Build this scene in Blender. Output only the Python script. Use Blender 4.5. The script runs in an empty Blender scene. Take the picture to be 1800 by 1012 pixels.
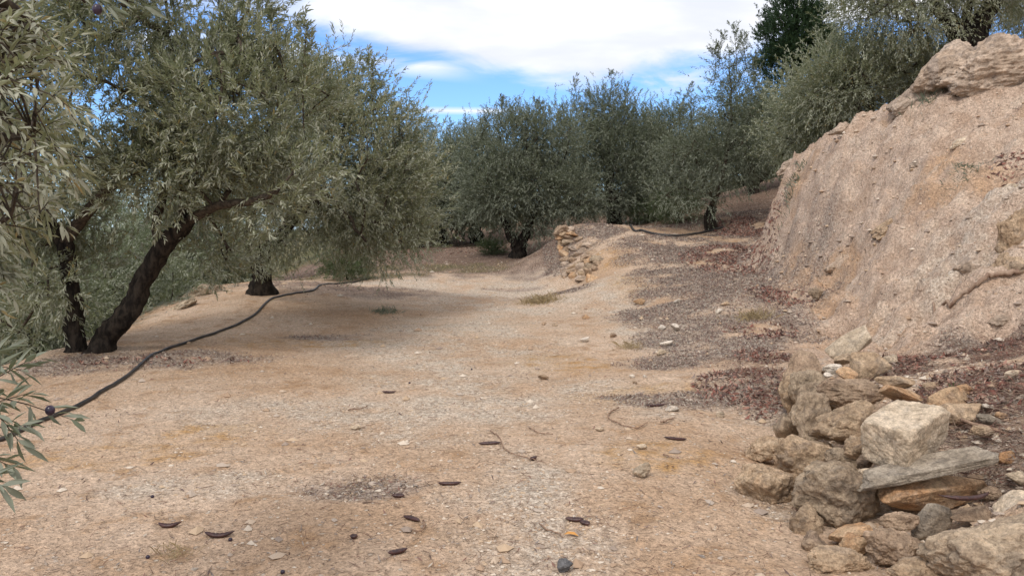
import bpy, bmesh, math, random
import numpy as np
from mathutils import Vector, Matrix

# ---------------------------------------------------------------- camera, sky, sun, exposure
SC = bpy.context.scene
COL = SC.collection
R = math.radians
F = 1386.0            # focal length in photograph pixels (photograph 1800 wide)
PITCH = R(4.8)
CAMZ = 1.6
cam_d = bpy.data.cameras.new('camera'); cam = bpy.data.objects.new('camera', cam_d); COL.objects.link(cam)
cam.location = (0, 0, CAMZ); cam.rotation_euler = (R(90) - PITCH, 0, 0)
cam_d.sensor_width = 36; cam_d.lens = 36 * F / 1800; cam_d.clip_end = 3000; cam_d.clip_start = 0.05
SC.camera = cam

SUN_EL, SUN_AZ = R(52), R(205)      # azimuth clockwise from +Y: behind the camera, a little left
sd = bpy.data.lights.new('sun', 'SUN'); sun = bpy.data.objects.new('sun', sd); COL.objects.link(sun)
sd.energy = 1.5; sd.angle = R(15); sd.color = (1.0, 0.94, 0.86)
_d = Vector((math.sin(SUN_AZ) * math.cos(SUN_EL), math.cos(SUN_AZ) * math.cos(SUN_EL), math.sin(SUN_EL)))
sun.rotation_euler = (-_d).to_track_quat('-Z', 'Y').to_euler()
sun.location = (0, 0, 30)
SC.view_settings.view_transform = 'Standard'; SC.view_settings.look = 'None'
SC.view_settings.gamma = 1; SC.view_settings.exposure = 0.42
SC.cycles.max_bounces = 5; SC.cycles.diffuse_bounces = 2; SC.cycles.glossy_bounces = 2
SC.cycles.transmission_bounces = 2; SC.cycles.transparent_max_bounces = 4

class NT:
    """small node-tree writer"""
    def __init__(s, tree): s.t = tree; s.t.nodes.clear()
    def n(s, typ, ins=None, **kw):
        nd = s.t.nodes.new(typ)
        for k, v in kw.items(): setattr(nd, k, v)
        for k, v in (ins or {}).items():
            if isinstance(v, bpy.types.NodeSocket): s.t.links.new(v, nd.inputs[k])
            else: nd.inputs[k].default_value = v
        return nd
    def l(s, a, b): s.t.links.new(a, b)
    def math(s, op, a, b=0.0, c=None, clamp=False):
        ins = {0: a, 1: b}
        if c is not None: ins[2] = c
        return s.n('ShaderNodeMath', ins, operation=op, use_clamp=clamp).outputs[0]
    def mix(s, f, a, b, blend='MIX'):
        nd = s.n('ShaderNodeMix', data_type='RGBA', blend_type=blend)
        for k, v in ((0, f), (6, a), (7, b)):
            if isinstance(v, bpy.types.NodeSocket): s.l(v, nd.inputs[k])
            else: nd.inputs[k].default_value = (v if k == 0 else (*v, 1) if len(v) == 3 else v)
        return nd.outputs[2]
    def noise(s, vec, scale, detail=3, rough=0.55, dist=0.0):
        return s.n('ShaderNodeTexNoise', {'Vector': vec, 'Scale': scale, 'Detail': detail, 'Roughness': rough, 'Distortion': dist}).outputs['Fac']
    def ramp(s, f, lo, hi, a=0.0, b=1.0, smooth=True):
        nd = s.n('ShaderNodeMapRange', {0: f, 1: lo, 2: hi, 3: a, 4: b})
        if smooth: nd.interpolation_type = 'SMOOTHSTEP'
        return nd.outputs[0]
    def attr(s, name, out='Fac'): return s.n('ShaderNodeAttribute', attribute_name=name).outputs[out]

w = bpy.data.worlds.new('World'); SC.world = w; w.use_nodes = True
T = NT(w.node_tree)
sky = T.n('ShaderNodeTexSky', sky_type='NISHITA', sun_disc=False, sun_elevation=SUN_EL, sun_rotation=SUN_AZ,
          air_density=1.0, dust_density=0.3, ozone_density=2.0)
tc = T.n('ShaderNodeTexCoord').outputs['Generated']
sp = T.n('ShaderNodeSeparateXYZ', {0: tc})
x, y, z = sp.outputs
yy = T.math('MAXIMUM', y, 0.12)
u = T.math('DIVIDE', x, yy); v = T.math('DIVIDE', z, yy)       # direction as slopes: 0 = level, straight ahead
uv = T.n('ShaderNodeCombineXYZ', {0: u, 1: T.math('MULTIPLY', v, 3.2), 2: 0.0}).outputs[0]
n1 = T.noise(uv, 2.3, 6, 0.55, 0.3)
n2 = T.noise(uv, 7.0, 6, 0.6, 0.6)
# lower edge of the cloud bank: high on the left, dips in the middle, rises again on the right
edge = T.math('ADD', 0.166, T.math('MULTIPLY', T.math('ABSOLUTE', T.math('SUBTRACT', u, 0.10)), 0.17))
wob = T.math('ADD', T.math('MULTIPLY', T.math('SUBTRACT', n1, 0.5), 0.10), T.math('MULTIPLY', T.math('SUBTRACT', n2, 0.5), 0.06))
bank = T.ramp(T.math('ADD', T.math('SUBTRACT', v, edge), wob), -0.008, 0.03)
# left of centre the bank thins to blue with wisps
leftgap = T.ramp(T.math('ADD', u, T.math('MULTIPLY', T.math('SUBTRACT', n1, 0.5), 0.5)), -0.36, -0.20, 0.35, 1.0)
bank = T.math('MULTIPLY', bank, leftgap)
# a lower band of wisp and a thin streak
w2 = T.math('SUBTRACT', 1.0, T.math('DIVIDE', T.math('ABSOLUTE', T.math('SUBTRACT', v, T.math('ADD', 0.165, T.math('MULTIPLY', u, 0.05)))), 0.022), clamp=True)
band = T.math('MULTIPLY', w2, T.ramp(n2, 0.40, 0.62), clamp=True)
band = T.math('MULTIPLY', band, T.ramp(u, 0.08, 0.2))
w3 = T.math('SUBTRACT', 1.0, T.math('DIVIDE', T.math('ABSOLUTE', T.math('SUBTRACT', v, T.math('ADD', 0.137, T.math('MULTIPLY', u, -0.012)))), 0.0055), clamp=True)
streak = T.math('MULTIPLY', T.math('MULTIPLY', w3, T.ramp(u, -0.16, -0.08)), T.ramp(u, 0.03, -0.04, 0, 0.9))
w4 = T.math('SUBTRACT', 1.0, T.math('DIVIDE', T.math('ABSOLUTE', T.math('SUBTRACT', v, T.math('ADD', 0.197, T.math('MULTIPLY', T.math('ADD', u, 0.15), -0.10)))), 0.018), clamp=True)
wisp = T.math('MULTIPLY', T.math('MULTIPLY', w4, T.ramp(n2, 0.36, 0.6)), T.ramp(u, -0.02, -0.12), clamp=True)
cl = T.math('MAXIMUM', T.math('MAXIMUM', bank, wisp), T.math('MAXIMUM', T.math('MULTIPLY', band, 0.8), streak))
over = T.ramp(z, 0.42, 0.62)                                  # overhead and behind: closed cloud
back = T.ramp(y, 0.25, 0.05)
cl = T.math('MAXIMUM', cl, T.math('MAXIMUM', over, T.math('MULTIPLY', back, T.ramp(z, -0.05, 0.12))))
n3 = T.noise(uv, 3.4, 5, 0.5, 0.2)
ccol = T.mix(T.ramp(n3, 0.38, 0.68), (5.6, 5.75, 6.25), (8.0, 7.9, 7.9))
ccol = T.mix(T.math('MULTIPLY', over, 0.6), ccol, (6.2, 6.1, 6.2))
skyc = T.mix(1.0, sky.outputs[0], (0.66, 0.90, 1.28), 'MULTIPLY')
haz = T.mix(T.ramp(v, 0.0, 0.12, 0.3, 0.0), skyc, (4.5, 5.6, 7.4))
bgc = T.mix(T.math('MULTIPLY', cl, 0.96), haz, ccol)
bg = T.n('ShaderNodeBackground', {0: bgc, 1: 0.122})
T.l(bg.outputs[0], T.n('ShaderNodeOutputWorld').inputs[0])

# ---------------------------------------------------------------- pixel -> world, noise
CT, ST = math.cos(PITCH), math.sin(PITCH)
def ray(px, py):
    uu = (px - 900) / F; vv = (506 - py) / F
    return np.array([uu, CT + vv * ST, -ST + vv * CT])
def at(px, py, Y):
    """measured point: photograph pixel and distance ahead -> metres"""
    d = ray(px, py); return np.array([0, 0, CAMZ]) + d * (Y / d[1])

_rs = np.random.RandomState(5)
_perm = _rs.permutation(256); _perm = np.concatenate([_perm, _perm, _perm])
_grad = _rs.normal(size=(256, 3)); _grad /= np.linalg.norm(_grad, axis=1)[:, None]
def gnoise(p):
    """gradient noise, p (n,3) -> about -0.7..0.7"""
    i = np.floor(p).astype(np.int64); f = p - i; i &= 255
    s = f * f * f * (f * (f * 6 - 15) + 10)
    out = np.zeros(len(p))
    for dx in (0, 1):
        for dy in (0, 1):
            for dz in (0, 1):
                h = _perm[_perm[_perm[(i[:, 0] + dx) & 255] + ((i[:, 1] + dy) & 255)] + ((i[:, 2] + dz) & 255)]
                g = _grad[h]
                d = (g * (f - np.array([dx, dy, dz]))).sum(1)
                wgt = (s[:, 0] if dx else 1 - s[:, 0]) * (s[:, 1] if dy else 1 - s[:, 1]) * (s[:, 2] if dz else 1 - s[:, 2])
                out += d * wgt
    return out * 1.5
def fbm(p, oct=4, gain=0.5):
    o = np.zeros(len(p)); a = 1.0
    for k in range(oct): o += a * gnoise(p * 2 ** k + 17.3 * k); a *= gain
    return o
def sstep(x, a, b):
    t = np.clip((x - a) / (b - a), 0, 1); return t * t * (3 - 2 * t)

# ---------------------------------------------------------------- tagging and linking
def tag(o, label=None, cat=None, group=None, kind=None):
    if label: o['label'] = label
    if cat: o['category'] = cat
    if group: o['group'] = group
    if kind: o['kind'] = kind
    return o
def empty(name, loc=(0, 0, 0)):
    o = bpy.data.objects.new(name, None); COL.objects.link(o); o.location = tuple(float(c) for c in loc)
    o.empty_display_size = 0.2; return o
def mesh_obj(name, V, faces, mats, parent=None, smooth=True, attrs=None, loc=None, mat_idx=None):
    """V (n,3) in world metres; faces: int array (m,k), or list of such arrays with different k"""
    V = np.asarray(V, dtype=np.float32)
    fl = faces if isinstance(faces, list) else [faces]
    fl = [np.asarray(f, dtype=np.int32) for f in fl if len(f)]
    if parent is not None: org = np.array(parent.location, dtype=np.float32)
    elif loc is not None: org = np.array(loc, dtype=np.float32)
    else: org = np.zeros(3, dtype=np.float32)
    me = bpy.data.meshes.new(name)
    me.vertices.add(len(V)); me.vertices.foreach_set('co', (V - org).ravel())
    loops = np.concatenate([f.ravel() for f in fl]); tot = np.concatenate([np.full(len(f), f.shape[1], np.int32) for f in fl])
    start = np.concatenate([[0], np.cumsum(tot)[:-1]]).astype(np.int32)
    me.loops.add(len(loops)); me.loops.foreach_set('vertex_index', loops)
    me.polygons.add(len(tot)); me.polygons.foreach_set('loop_start', start); me.polygons.foreach_set('loop_total', tot)
    me.polygons.foreach_set('use_smooth', np.full(len(tot), bool(smooth)))
    for m in (mats if isinstance(mats, (list, tuple)) else [mats]): me.materials.append(m)
    if mat_idx is not None: me.polygons.foreach_set('material_index', np.asarray(mat_idx, np.int32))
    for k, (dom, arr) in (attrs or {}).items():
        arr = np.asarray(arr, np.float32)
        if arr.ndim == 1:
            a = me.attributes.new(k, 'FLOAT', dom); a.data.foreach_set('value', arr)
        else:
            a = me.attributes.new(k, 'FLOAT_VECTOR', dom); a.data.foreach_set('vector', arr.ravel())
    me.update(calc_edges=True)
    o = bpy.data.objects.new(name, me); COL.objects.link(o)
    if parent is not None: o.parent = parent
    else: o.location = tuple(float(c) for c in org)
    return o
def nrm(a): return a / np.maximum(np.linalg.norm(a, axis=-1, keepdims=True), 1e-9)
def tube(P, rad, sides=8, rng=None, rough=0.0, cap=True, flat=1.0):
    """tube along P (n,3) with radius per point -> V, F(list)"""
    P = np.asarray(P, float); n = len(P); rad = np.broadcast_to(np.asarray(rad, float), (n,))
    tn = nrm(np.gradient(P, axis=0))
    ref = np.array([0.0, 0, 1]) if abs(tn[0][2]) < 0.9 else np.array([1.0, 0, 0])
    V = []; a = np.linspace(0, 2 * math.pi, sides, endpoint=False)
    for i in range(n):
        s = ref - tn[i] * ref.dot(tn[i]); s = s / max(np.linalg.norm(s), 1e-9); b = np.cross(tn[i], s); ref = s
        rr = rad[i] * (1 + (rng.normal(0, rough, sides) if rng is not None and rough else 0))
        V.append(P[i] + (np.cos(a) * rr)[:, None] * s * flat + (np.sin(a) * rr)[:, None] * b)
    V = np.concatenate(V)
    i, j = np.meshgrid(np.arange(n - 1), np.arange(sides), indexing='ij'); i = i.ravel(); j = j.ravel(); k = (j + 1) % sides
    Q = np.stack([i * sides + j, i * sides + k, (i + 1) * sides + k, (i + 1) * sides + j], 1)
    Fs = [Q]
    if cap:
        Fs.append(np.arange(sides)[::-1][None]); Fs.append((np.arange(sides) + (n - 1) * sides)[None])
    return V, Fs
def smooth_path(P, k=6):
    """Catmull-Rom through P"""
    P = np.asarray(P, float)
    if len(P) < 3:
        t = np.linspace(0, 1, k + 1)[:, None]; return P[0] * (1 - t) + P[-1] * t
    Q = np.vstack([2 * P[0] - P[1], P, 2 * P[-1] - P[-2]]); out = []
    for i in range(1, len(Q) - 2):
        for s in range(k):
            t = s / k; a, b, c, d = Q[i - 1], Q[i], Q[i + 1], Q[i + 2]
            out.append(0.5 * (2 * b + (c - a) * t + (2 * a - 5 * b + 4 * c - d) * t * t + (3 * b - a - 3 * c + d) * t ** 3))
    out.append(P[-1]); return np.array(out)
class Bag:
    """collects vertices and faces of several shapes into one mesh"""
    def __init__(s): s.V = []; s.F = {}; s.n = 0; s.A = {}
    def add(s, V, Fs, **at_):
        Fs = Fs if isinstance(Fs, list) else [Fs]
        for f in Fs:
            f = np.asarray(f)
            if len(f) == 0: continue
            s.F.setdefault(f.shape[1], []).append(f + s.n)
            for k, val in at_.items(): s.A.setdefault(k, {}).setdefault(f.shape[1], []).append(np.broadcast_to(np.asarray(val, float), (len(f),)))
        s.V.append(V); s.n += len(V)
    def build(s, name, mats, parent=None, smooth=True, loc=None):
        ks = sorted(s.F); faces = [np.concatenate(s.F[k]) for k in ks]
        attrs = {a: ('FACE', np.concatenate([np.concatenate(d[k]) for k in ks])) for a, d in s.A.items()}
        return mesh_obj(name, np.concatenate(s.V), faces, mats, parent, smooth, attrs, loc)

# ---------------------------------------------------------------- materials
def new_mat(name):
    m = bpy.data.materials.new(name); m.use_nodes = True; return m, NT(m.node_tree)
def finish(N, col, rough=0.9, bump=None, spec=0.3, extra=None):
    ins = {'Base Color': col, 'Roughness': rough, 'Specular IOR Level': spec}
    p = N.n('ShaderNodeBsdfPrincipled', ins)
    if bump is not None: N.l(bump, p.inputs['Normal'])
    for k, v_ in (extra or {}).items(): p.inputs[k].default_value = v_
    N.l(p.outputs[0], N.n('ShaderNodeOutputMaterial').inputs[0]); return p
def bump(N, h, dist, strength=1.0, prev=None):
    ins = {'Height': h, 'Distance': dist, 'Strength': strength}
    if prev is not None: ins['Normal'] = prev
    return N.n('ShaderNodeBump', ins).outputs[0]

def mat_ground():
    m, N = new_mat('earth')
    P = N.n('ShaderNodeTexCoord').outputs['Object']
    big = N.noise(P, 0.55, 4, 0.6); mid = N.noise(P, 3.5, 5, 0.65); fine = N.noise(P, 28, 5, 0.7); grit = N.noise(P, 120, 3, 0.7)
    soil = N.mix(N.ramp(big, 0.35, 0.65), (0.48, 0.325, 0.212), (0.585, 0.44, 0.325))
    soil = N.mix(N.math('MULTIPLY', N.ramp(mid, 0.50, 0.68), 0.6), soil, (0.35, 0.205, 0.105))
    bankc = N.mix(N.ramp(mid, 0.3, 0.7), (0.455, 0.325, 0.24), (0.58, 0.445, 0.345))
    bankc = N.mix(N.math('MULTIPLY', N.ramp(big, 0.50, 0.60), 0.75), bankc, (0.50, 0.32, 0.195))
    med = N.noise(P, 1.6, 5, 0.62, 0.4)
    bankc = N.mix(N.math('MULTIPLY', N.ramp(med, 0.52, 0.62), 0.6), bankc, (0.41, 0.285, 0.205))
    bankc = N.mix(N.math('MULTIPLY', N.ramp(med, 0.44, 0.36), 0.6), bankc, (0.60, 0.475, 0.37))
    c = N.mix(N.attr('bank'), soil, bankc)
    grv = N.mix(N.ramp(fine, 0.35, 0.65), (0.46, 0.375, 0.295), (0.62, 0.54, 0.445))
    pf = N.math('MULTIPLY', N.attr('pale'), N.ramp(N.math('ADD', mid, N.math('MULTIPLY', big, 0.6)), 0.60, 0.95, 0.12, 0.9))
    c = N.mix(pf, c, grv)
    c = N.mix(N.math('MULTIPLY', N.attr('ochre'), N.ramp(mid, 0.40, 0.7, 0.1, 0.8)), c, (0.45, 0.26, 0.10))
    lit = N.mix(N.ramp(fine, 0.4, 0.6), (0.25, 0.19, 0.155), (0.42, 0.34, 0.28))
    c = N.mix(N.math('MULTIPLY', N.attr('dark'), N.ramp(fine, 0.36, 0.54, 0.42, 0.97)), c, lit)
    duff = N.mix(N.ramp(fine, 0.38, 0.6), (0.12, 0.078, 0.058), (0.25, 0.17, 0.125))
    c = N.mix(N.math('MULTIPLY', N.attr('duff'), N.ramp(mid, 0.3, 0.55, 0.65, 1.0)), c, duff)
    green = N.mix(N.ramp(fine, 0.4, 0.6), (0.06, 0.065, 0.03), (0.17, 0.16, 0.07))
    c = N.mix(N.attr('weeds'), c, green)
    # stones and grit set in the soil: each voronoi cell its own tone
    vo = N.n('ShaderNodeTexVoronoi', {'Vector': P, 'Scale': 70.0}, feature='F1')
    vo2 = N.n('ShaderNodeTexVoronoi', {'Vector': P, 'Scale': 24.0}, feature='F1')
    tone = N.n('ShaderNodeSeparateColor', {0: vo.outputs['Color']}).outputs[0]
    tone2 = N.n('ShaderNodeSeparateColor', {0: vo2.outputs['Color']})
    k = N.math('ADD', N.ramp(tone, 0, 1, 0.80, 1.22, False), N.math('MULTIPLY', N.math('SUBTRACT', grit, 0.5), 0.7))
    k = N.math('MULTIPLY', k, N.ramp(fine, 0.3, 0.7, 0.76, 1.22))
    kc = N.n('ShaderNodeCombineColor', {0: k, 1: k, 2: k}).outputs[0]
    c = N.mix(1.0, c, kc, 'MULTIPLY')
    # sparse small pale stones
    peb = N.math('MULTIPLY', N.ramp(vo2.outputs['Distance'], 0.34, 0.22), N.ramp(tone2.outputs[0], 0.78, 0.82))
    c = N.mix(N.math('MULTIPLY', peb, 0.75), c, N.mix(tone2.outputs[1], (0.42, 0.30, 0.21), (0.68, 0.60, 0.50)))
    speck = N.math('MULTIPLY', N.ramp(vo.outputs['Distance'], 0.33, 0.2), N.ramp(tone, 0.12, 0.08))
    c = N.mix(N.math('MULTIPLY', speck, 0.7), c, (0.09, 0.055, 0.04))
    h = N.math('ADD', N.math('MULTIPLY', fine, 0.9), N.math('MULTIPLY', N.ramp(vo.outputs['Distance'], 0.0, 0.6, 1, 0), 0.25))
    h = N.math('ADD', h, N.math('MULTIPLY', peb, 0.5))
    b = bump(N, mid, 0.06, 0.7); b = bump(N, h, 0.022, 0.95, b); b = bump(N, grit, 0.006, 0.8, b)
    finish(N, c, 0.95, b, 0.15); return m
M_GROUND = mat_ground()

def mat_rock(name, a, b_, patch, pits=1.0, pf=0.5, scale=1.0):
    m, N = new_mat(name)
    oi = N.n('ShaderNodeObjectInfo').outputs['Random']
    P = N.n('ShaderNodeTexCoord').outputs['Object']
    P = N.n('ShaderNodeVectorMath', {0: P, 1: N.n('ShaderNodeCombineXYZ', {0: N.math('MULTIPLY', oi, 40), 1: N.math('MULTIPLY', oi, 17)}).outputs[0]}, operation='ADD').outputs[0]
    n1 = N.noise(P, 5 * scale, 5, 0.65); n2 = N.noise(P, 22 * scale, 6, 0.72); n3 = N.noise(P, 90 * scale, 3, 0.7)
    c = N.mix(N.ramp(n1, 0.35, 0.65), a, b_)
    c = N.mix(N.math('MULTIPLY', N.ramp(N.noise(P, 7 * scale, 4, 0.6, 0.5), 0.52, 0.64), pf), c, patch)
    k = N.math('MULTIPLY', N.ramp(n2, 0.3, 0.7, 0.62, 1.35), N.ramp(n3, 0.3, 0.7, 0.78, 1.22))
    k = N.math('MULTIPLY', k, N.ramp(oi, 0, 1, 0.88, 1.14, False))
    c = N.mix(1.0, c, N.n('ShaderNodeCombineColor', {0: k, 1: k, 2: k}).outputs[0], 'MULTIPLY')
    vo = N.n('ShaderNodeTexVoronoi', {'Vector': P, 'Scale': 32.0 * scale}, feature='F1').outputs['Distance']
    b = bump(N, n1, 0.03, 0.5); b = bump(N, n2, 0.020, 0.8 * pits, b)
    b = bump(N, N.math('ADD', N.math('MULTIPLY', vo, 0.5 * pits), n3), 0.013, 0.4 + 0.5 * pits, b)
    finish(N, c, 0.88, b, 0.2); return m
MR = {
 'tan':   mat_rock('limestone_tan', (0.36, 0.25, 0.16), (0.50, 0.37, 0.25), (0.24, 0.19, 0.15)),
 'grey':  mat_rock('limestone_grey', (0.31, 0.23, 0.16), (0.46, 0.355, 0.25), (0.20, 0.165, 0.13)),
 'brown': mat_rock('limestone_brown', (0.32, 0.225, 0.155), (0.43, 0.315, 0.22), (0.18, 0.13, 0.10)),
 'orange':mat_rock('limestone_orange', (0.44, 0.25, 0.13), (0.50, 0.35, 0.22), (0.40, 0.30, 0.22), 0.7),
 'pale':  mat_rock('limestone_pale', (0.42, 0.33, 0.235), (0.53, 0.43, 0.32), (0.42, 0.36, 0.29), 0.35, 0.4),
 'white': mat_rock('limestone_white', (0.50, 0.43, 0.35), (0.62, 0.55, 0.47), (0.50, 0.42, 0.34), 0.4, 0.3),
 'slate': mat_rock('limestone_warm_grey', (0.27, 0.222, 0.17), (0.39, 0.33, 0.26), (0.24, 0.21, 0.18), 0.6),
 'dark':  mat_rock('dark_stone', (0.09, 0.09, 0.095), (0.16, 0.155, 0.155), (0.06, 0.06, 0.065), 0.6),
 'outcrop': mat_rock('outcrop_rock', (0.36, 0.27, 0.20), (0.46, 0.36, 0.28), (0.27, 0.22, 0.185), 1.3, 0.7, 0.35),
}
def mat_simple(name, a, b_, sc=20, rough=0.8, bd=0.004, spec=0.3, stretch=None):
    m, N = new_mat(name)
    P = N.n('ShaderNodeTexCoord').outputs['Object']
    if stretch: P = N.n('ShaderNodeVectorMath', {0: P, 1: stretch}, operation='MULTIPLY').outputs[0]
    n1 = N.noise(P, sc, 5, 0.65)
    finish(N, N.mix(N.ramp(n1, 0.35, 0.65), a, b_), rough, bump(N, n1, bd, 0.9), spec); return m
M_BARK = mat_simple('olive_bark', (0.012, 0.010, 0.009), (0.050, 0.040, 0.032), 16, 0.95, 0.03, 0.1, (1, 1, 0.35))
M_BRANCH = mat_simple('olive_branch_bark', (0.035, 0.028, 0.022), (0.10, 0.078, 0.058), 30, 0.9, 0.006, 0.15)
M_HOSE = mat_simple('black_polyethylene', (0.018, 0.018, 0.020), (0.055, 0.048, 0.044), 5, 0.45, 0.002, 0.45)
M_POD = mat_simple('carob_skin', (0.028, 0.010, 0.010), (0.075, 0.028, 0.022), 60, 0.38, 0.003, 0.5)
M_TWIG = mat_simple('dry_twig', (0.16, 0.095, 0.065), (0.34, 0.23, 0.16), 40, 0.85, 0.002, 0.2)
M_ROOT = mat_simple('weathered_root', (0.22, 0.14, 0.10), (0.36, 0.26, 0.19), 14, 0.9, 0.01, 0.2)
M_FRUIT = mat_simple('olive_skin', (0.014, 0.008, 0.020), (0.035, 0.018, 0.045), 60, 0.28, 0.001, 0.5)
M_ORLEAF = mat_simple('orange_dry_leaf', (0.55, 0.24, 0.05), (0.60, 0.32, 0.10), 60, 0.7, 0.001)

def mat_leaf(name, top1, top2, under, yellow=None, trans=0.27):
    m, N = new_mat(name)
    r = N.attr('rnd')
    c = N.mix(r, top1, top2)
    if yellow: c = N.mix(N.ramp(r, 0.90, 0.97), c, yellow)
    bf = N.n('ShaderNodeNewGeometry').outputs['Backfacing']
    c = N.mix(bf, c, N.mix(r, under, tuple(q * 0.8 for q in under)))
    p = N.n('ShaderNodeBsdfPrincipled', {'Base Color': c, 'Roughness': 0.5, 'Specular IOR Level': 0.35})
    t = N.n('ShaderNodeBsdfTranslucent', {'Color': N.mix(0.45, c, (0.24, 0.30, 0.10))})
    mx = N.n('ShaderNodeMixShader', {0: trans}); N.l(p.outputs[0], mx.inputs[1]); N.l(t.outputs[0], mx.inputs[2])
    N.l(mx.outputs[0], N.n('ShaderNodeOutputMaterial').inputs[0]); return m
ML = {
 'near': mat_leaf('olive_leaf_sage', (0.185, 0.21, 0.12), (0.335, 0.35, 0.225), (0.44, 0.45, 0.35), (0.33, 0.26, 0.11)),
 'hang': mat_leaf('olive_leaf_yellowish', (0.17, 0.185, 0.105), (0.31, 0.315, 0.20), (0.45, 0.45, 0.35), (0.36, 0.27, 0.13)),
 'mid':  mat_leaf('olive_leaf_grey', (0.105, 0.125, 0.085), (0.19, 0.21, 0.148), (0.28, 0.30, 0.235), (0.21, 0.20, 0.11)),
 'dark': mat_leaf('olive_leaf_deep', (0.075, 0.095, 0.060), (0.14, 0.165, 0.11), (0.22, 0.24, 0.19), None),
 'low':  mat_leaf('olive_leaf_pale_green', (0.15, 0.18, 0.105), (0.26, 0.29, 0.185), (0.35, 0.37, 0.285), None),
 'bush': mat_leaf('shrub_leaf', (0.045, 0.075, 0.030), (0.10, 0.14, 0.055), (0.12, 0.15, 0.08), None),
 'pine': mat_leaf('pine_needle', (0.020, 0.048, 0.020), (0.045, 0.085, 0.032), (0.03, 0.06, 0.03), None, 0.1),
 'dry':  mat_leaf('dry_grass', (0.33, 0.24, 0.12), (0.48, 0.38, 0.22), (0.4, 0.3, 0.18), None, 0.15),
}
def mat_litter(name, cols):
    m, N = new_mat(name); r = N.attr('rnd'); nd = N.n('ShaderNodeValToRGB', {0: r}); cr = nd.color_ramp
    cr.interpolation = 'CONSTANT'
    for i, c_ in enumerate(cols):
        e = cr.elements[i] if i < 2 else cr.elements.new(i / len(cols))
        e.position = i / len(cols); e.color = (*c_, 1)
    finish(N, nd.outputs[0], 0.75, None, 0.25); return m
M_LIT = mat_litter('dead_leaves', [(0.20, 0.145, 0.12), (0.33, 0.265, 0.215), (0.15, 0.105, 0.09), (0.46, 0.40, 0.33), (0.23, 0.13, 0.10), (0.22, 0.19, 0.17)])
M_RED = mat_litter('red_dead_leaves', [(0.20, 0.095, 0.07), (0.33, 0.18, 0.135), (0.10, 0.06, 0.052), (0.38, 0.26, 0.20), (0.15, 0.085, 0.07), (0.24, 0.10, 0.075), (0.26, 0.20, 0.17)])
M_PEB = mat_litter('gravel_stone', [(0.50, 0.39, 0.29), (0.40, 0.28, 0.19), (0.62, 0.53, 0.43), (0.32, 0.25, 0.20), (0.50, 0.37, 0.25), (0.44, 0.36, 0.29)])
M_TW = mat_litter('small_twigs', [(0.24, 0.15, 0.11), (0.13, 0.08, 0.06), (0.36, 0.27, 0.20), (0.20, 0.10, 0.075)])
# ---------------------------------------------------------------- terrain (one sheet, from measured points)
CP = []; CB = []; _cur = [CP]
def cp(*pts):
    for p in pts: _cur[0].append(at(*p))
def cz(*pts):
    for p in pts: _cur[0].append(np.array(p, float))
cz((0, -8, 0), (-3, -4, 0), (3, -4, .05), (0, 0, 0), (-4, 0, 0), (-4, 4, 0), (0, 3, 0), (0, 6, 0), (-2, 8, 0), (1.2, 8, 0), (-4, 7.5, 0), (0, 11, 0),
   (-3.5, 11, 0), (-1.5, 14, .03), (.7, 12.5, .02), (-5, 9, 0), (1.0, 3.5, 0), (1.1, 1.0, 0), (-2, 2, 0), (1.55, 6.2, .02))
cp((60, 625, 9.4), (290, 552, 13.3), (350, 508, 16.8), (520, 492, 19), (620, 492, 19), (700, 500, 18), (800, 520, 16.2), (800, 490, 19), (870, 480, 20), (740, 470, 21), (700, 440, 27),
   (800, 440, 26), (850, 430, 30), (900, 456, 22.5), (960, 447, 22.0), (930, 500, 18.2), (960, 470, 19.6))
# left: the terrace edge and the drop beyond it
cz((-6.4, 4, -.1), (-6.3, 0, -.1), (-6.9, 9, -.5), (-7.4, 13, -.5), (-8.6, 17, -.6), (-8, 6, -1.3), (-9, 12, -1.6), (-11, 18, -1.8), (-8, 0, -1.3), (-12, 0, -2.6), (-13, 10, -3), (-15, 20, -3.2),
   (-9, 22, -.9), (-12, 28, -1.8), (-7, 27, .1), (-20, 30, -4.5), (-25, 10, -6), (-25, -10, -6), (-8, -8, -1.2), (-20, 50, -3), (-8, 40, .5))
# upper terrace behind the dry stone wall
cp((1010, 505, 17.2), (1050, 490, 16.3), (1100, 490, 15.5), (1150, 470, 16.5), (1070, 440, 18), (1100, 410, 20), (1060, 396, 21), (1000, 399, 21.4), (1150, 410, 20), (1250, 409, 21), (1180, 395, 23),
   (1300, 380, 22), (1330, 345, 25), (1330, 332, 28), (1200, 440, 18), (1262, 440, 17.3), (1250, 520, 13), (1150, 530, 13.8), (1050, 552, 13.2), (1250, 600, 10), (1150, 622, 9.7), (1100, 395, 26))
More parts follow.
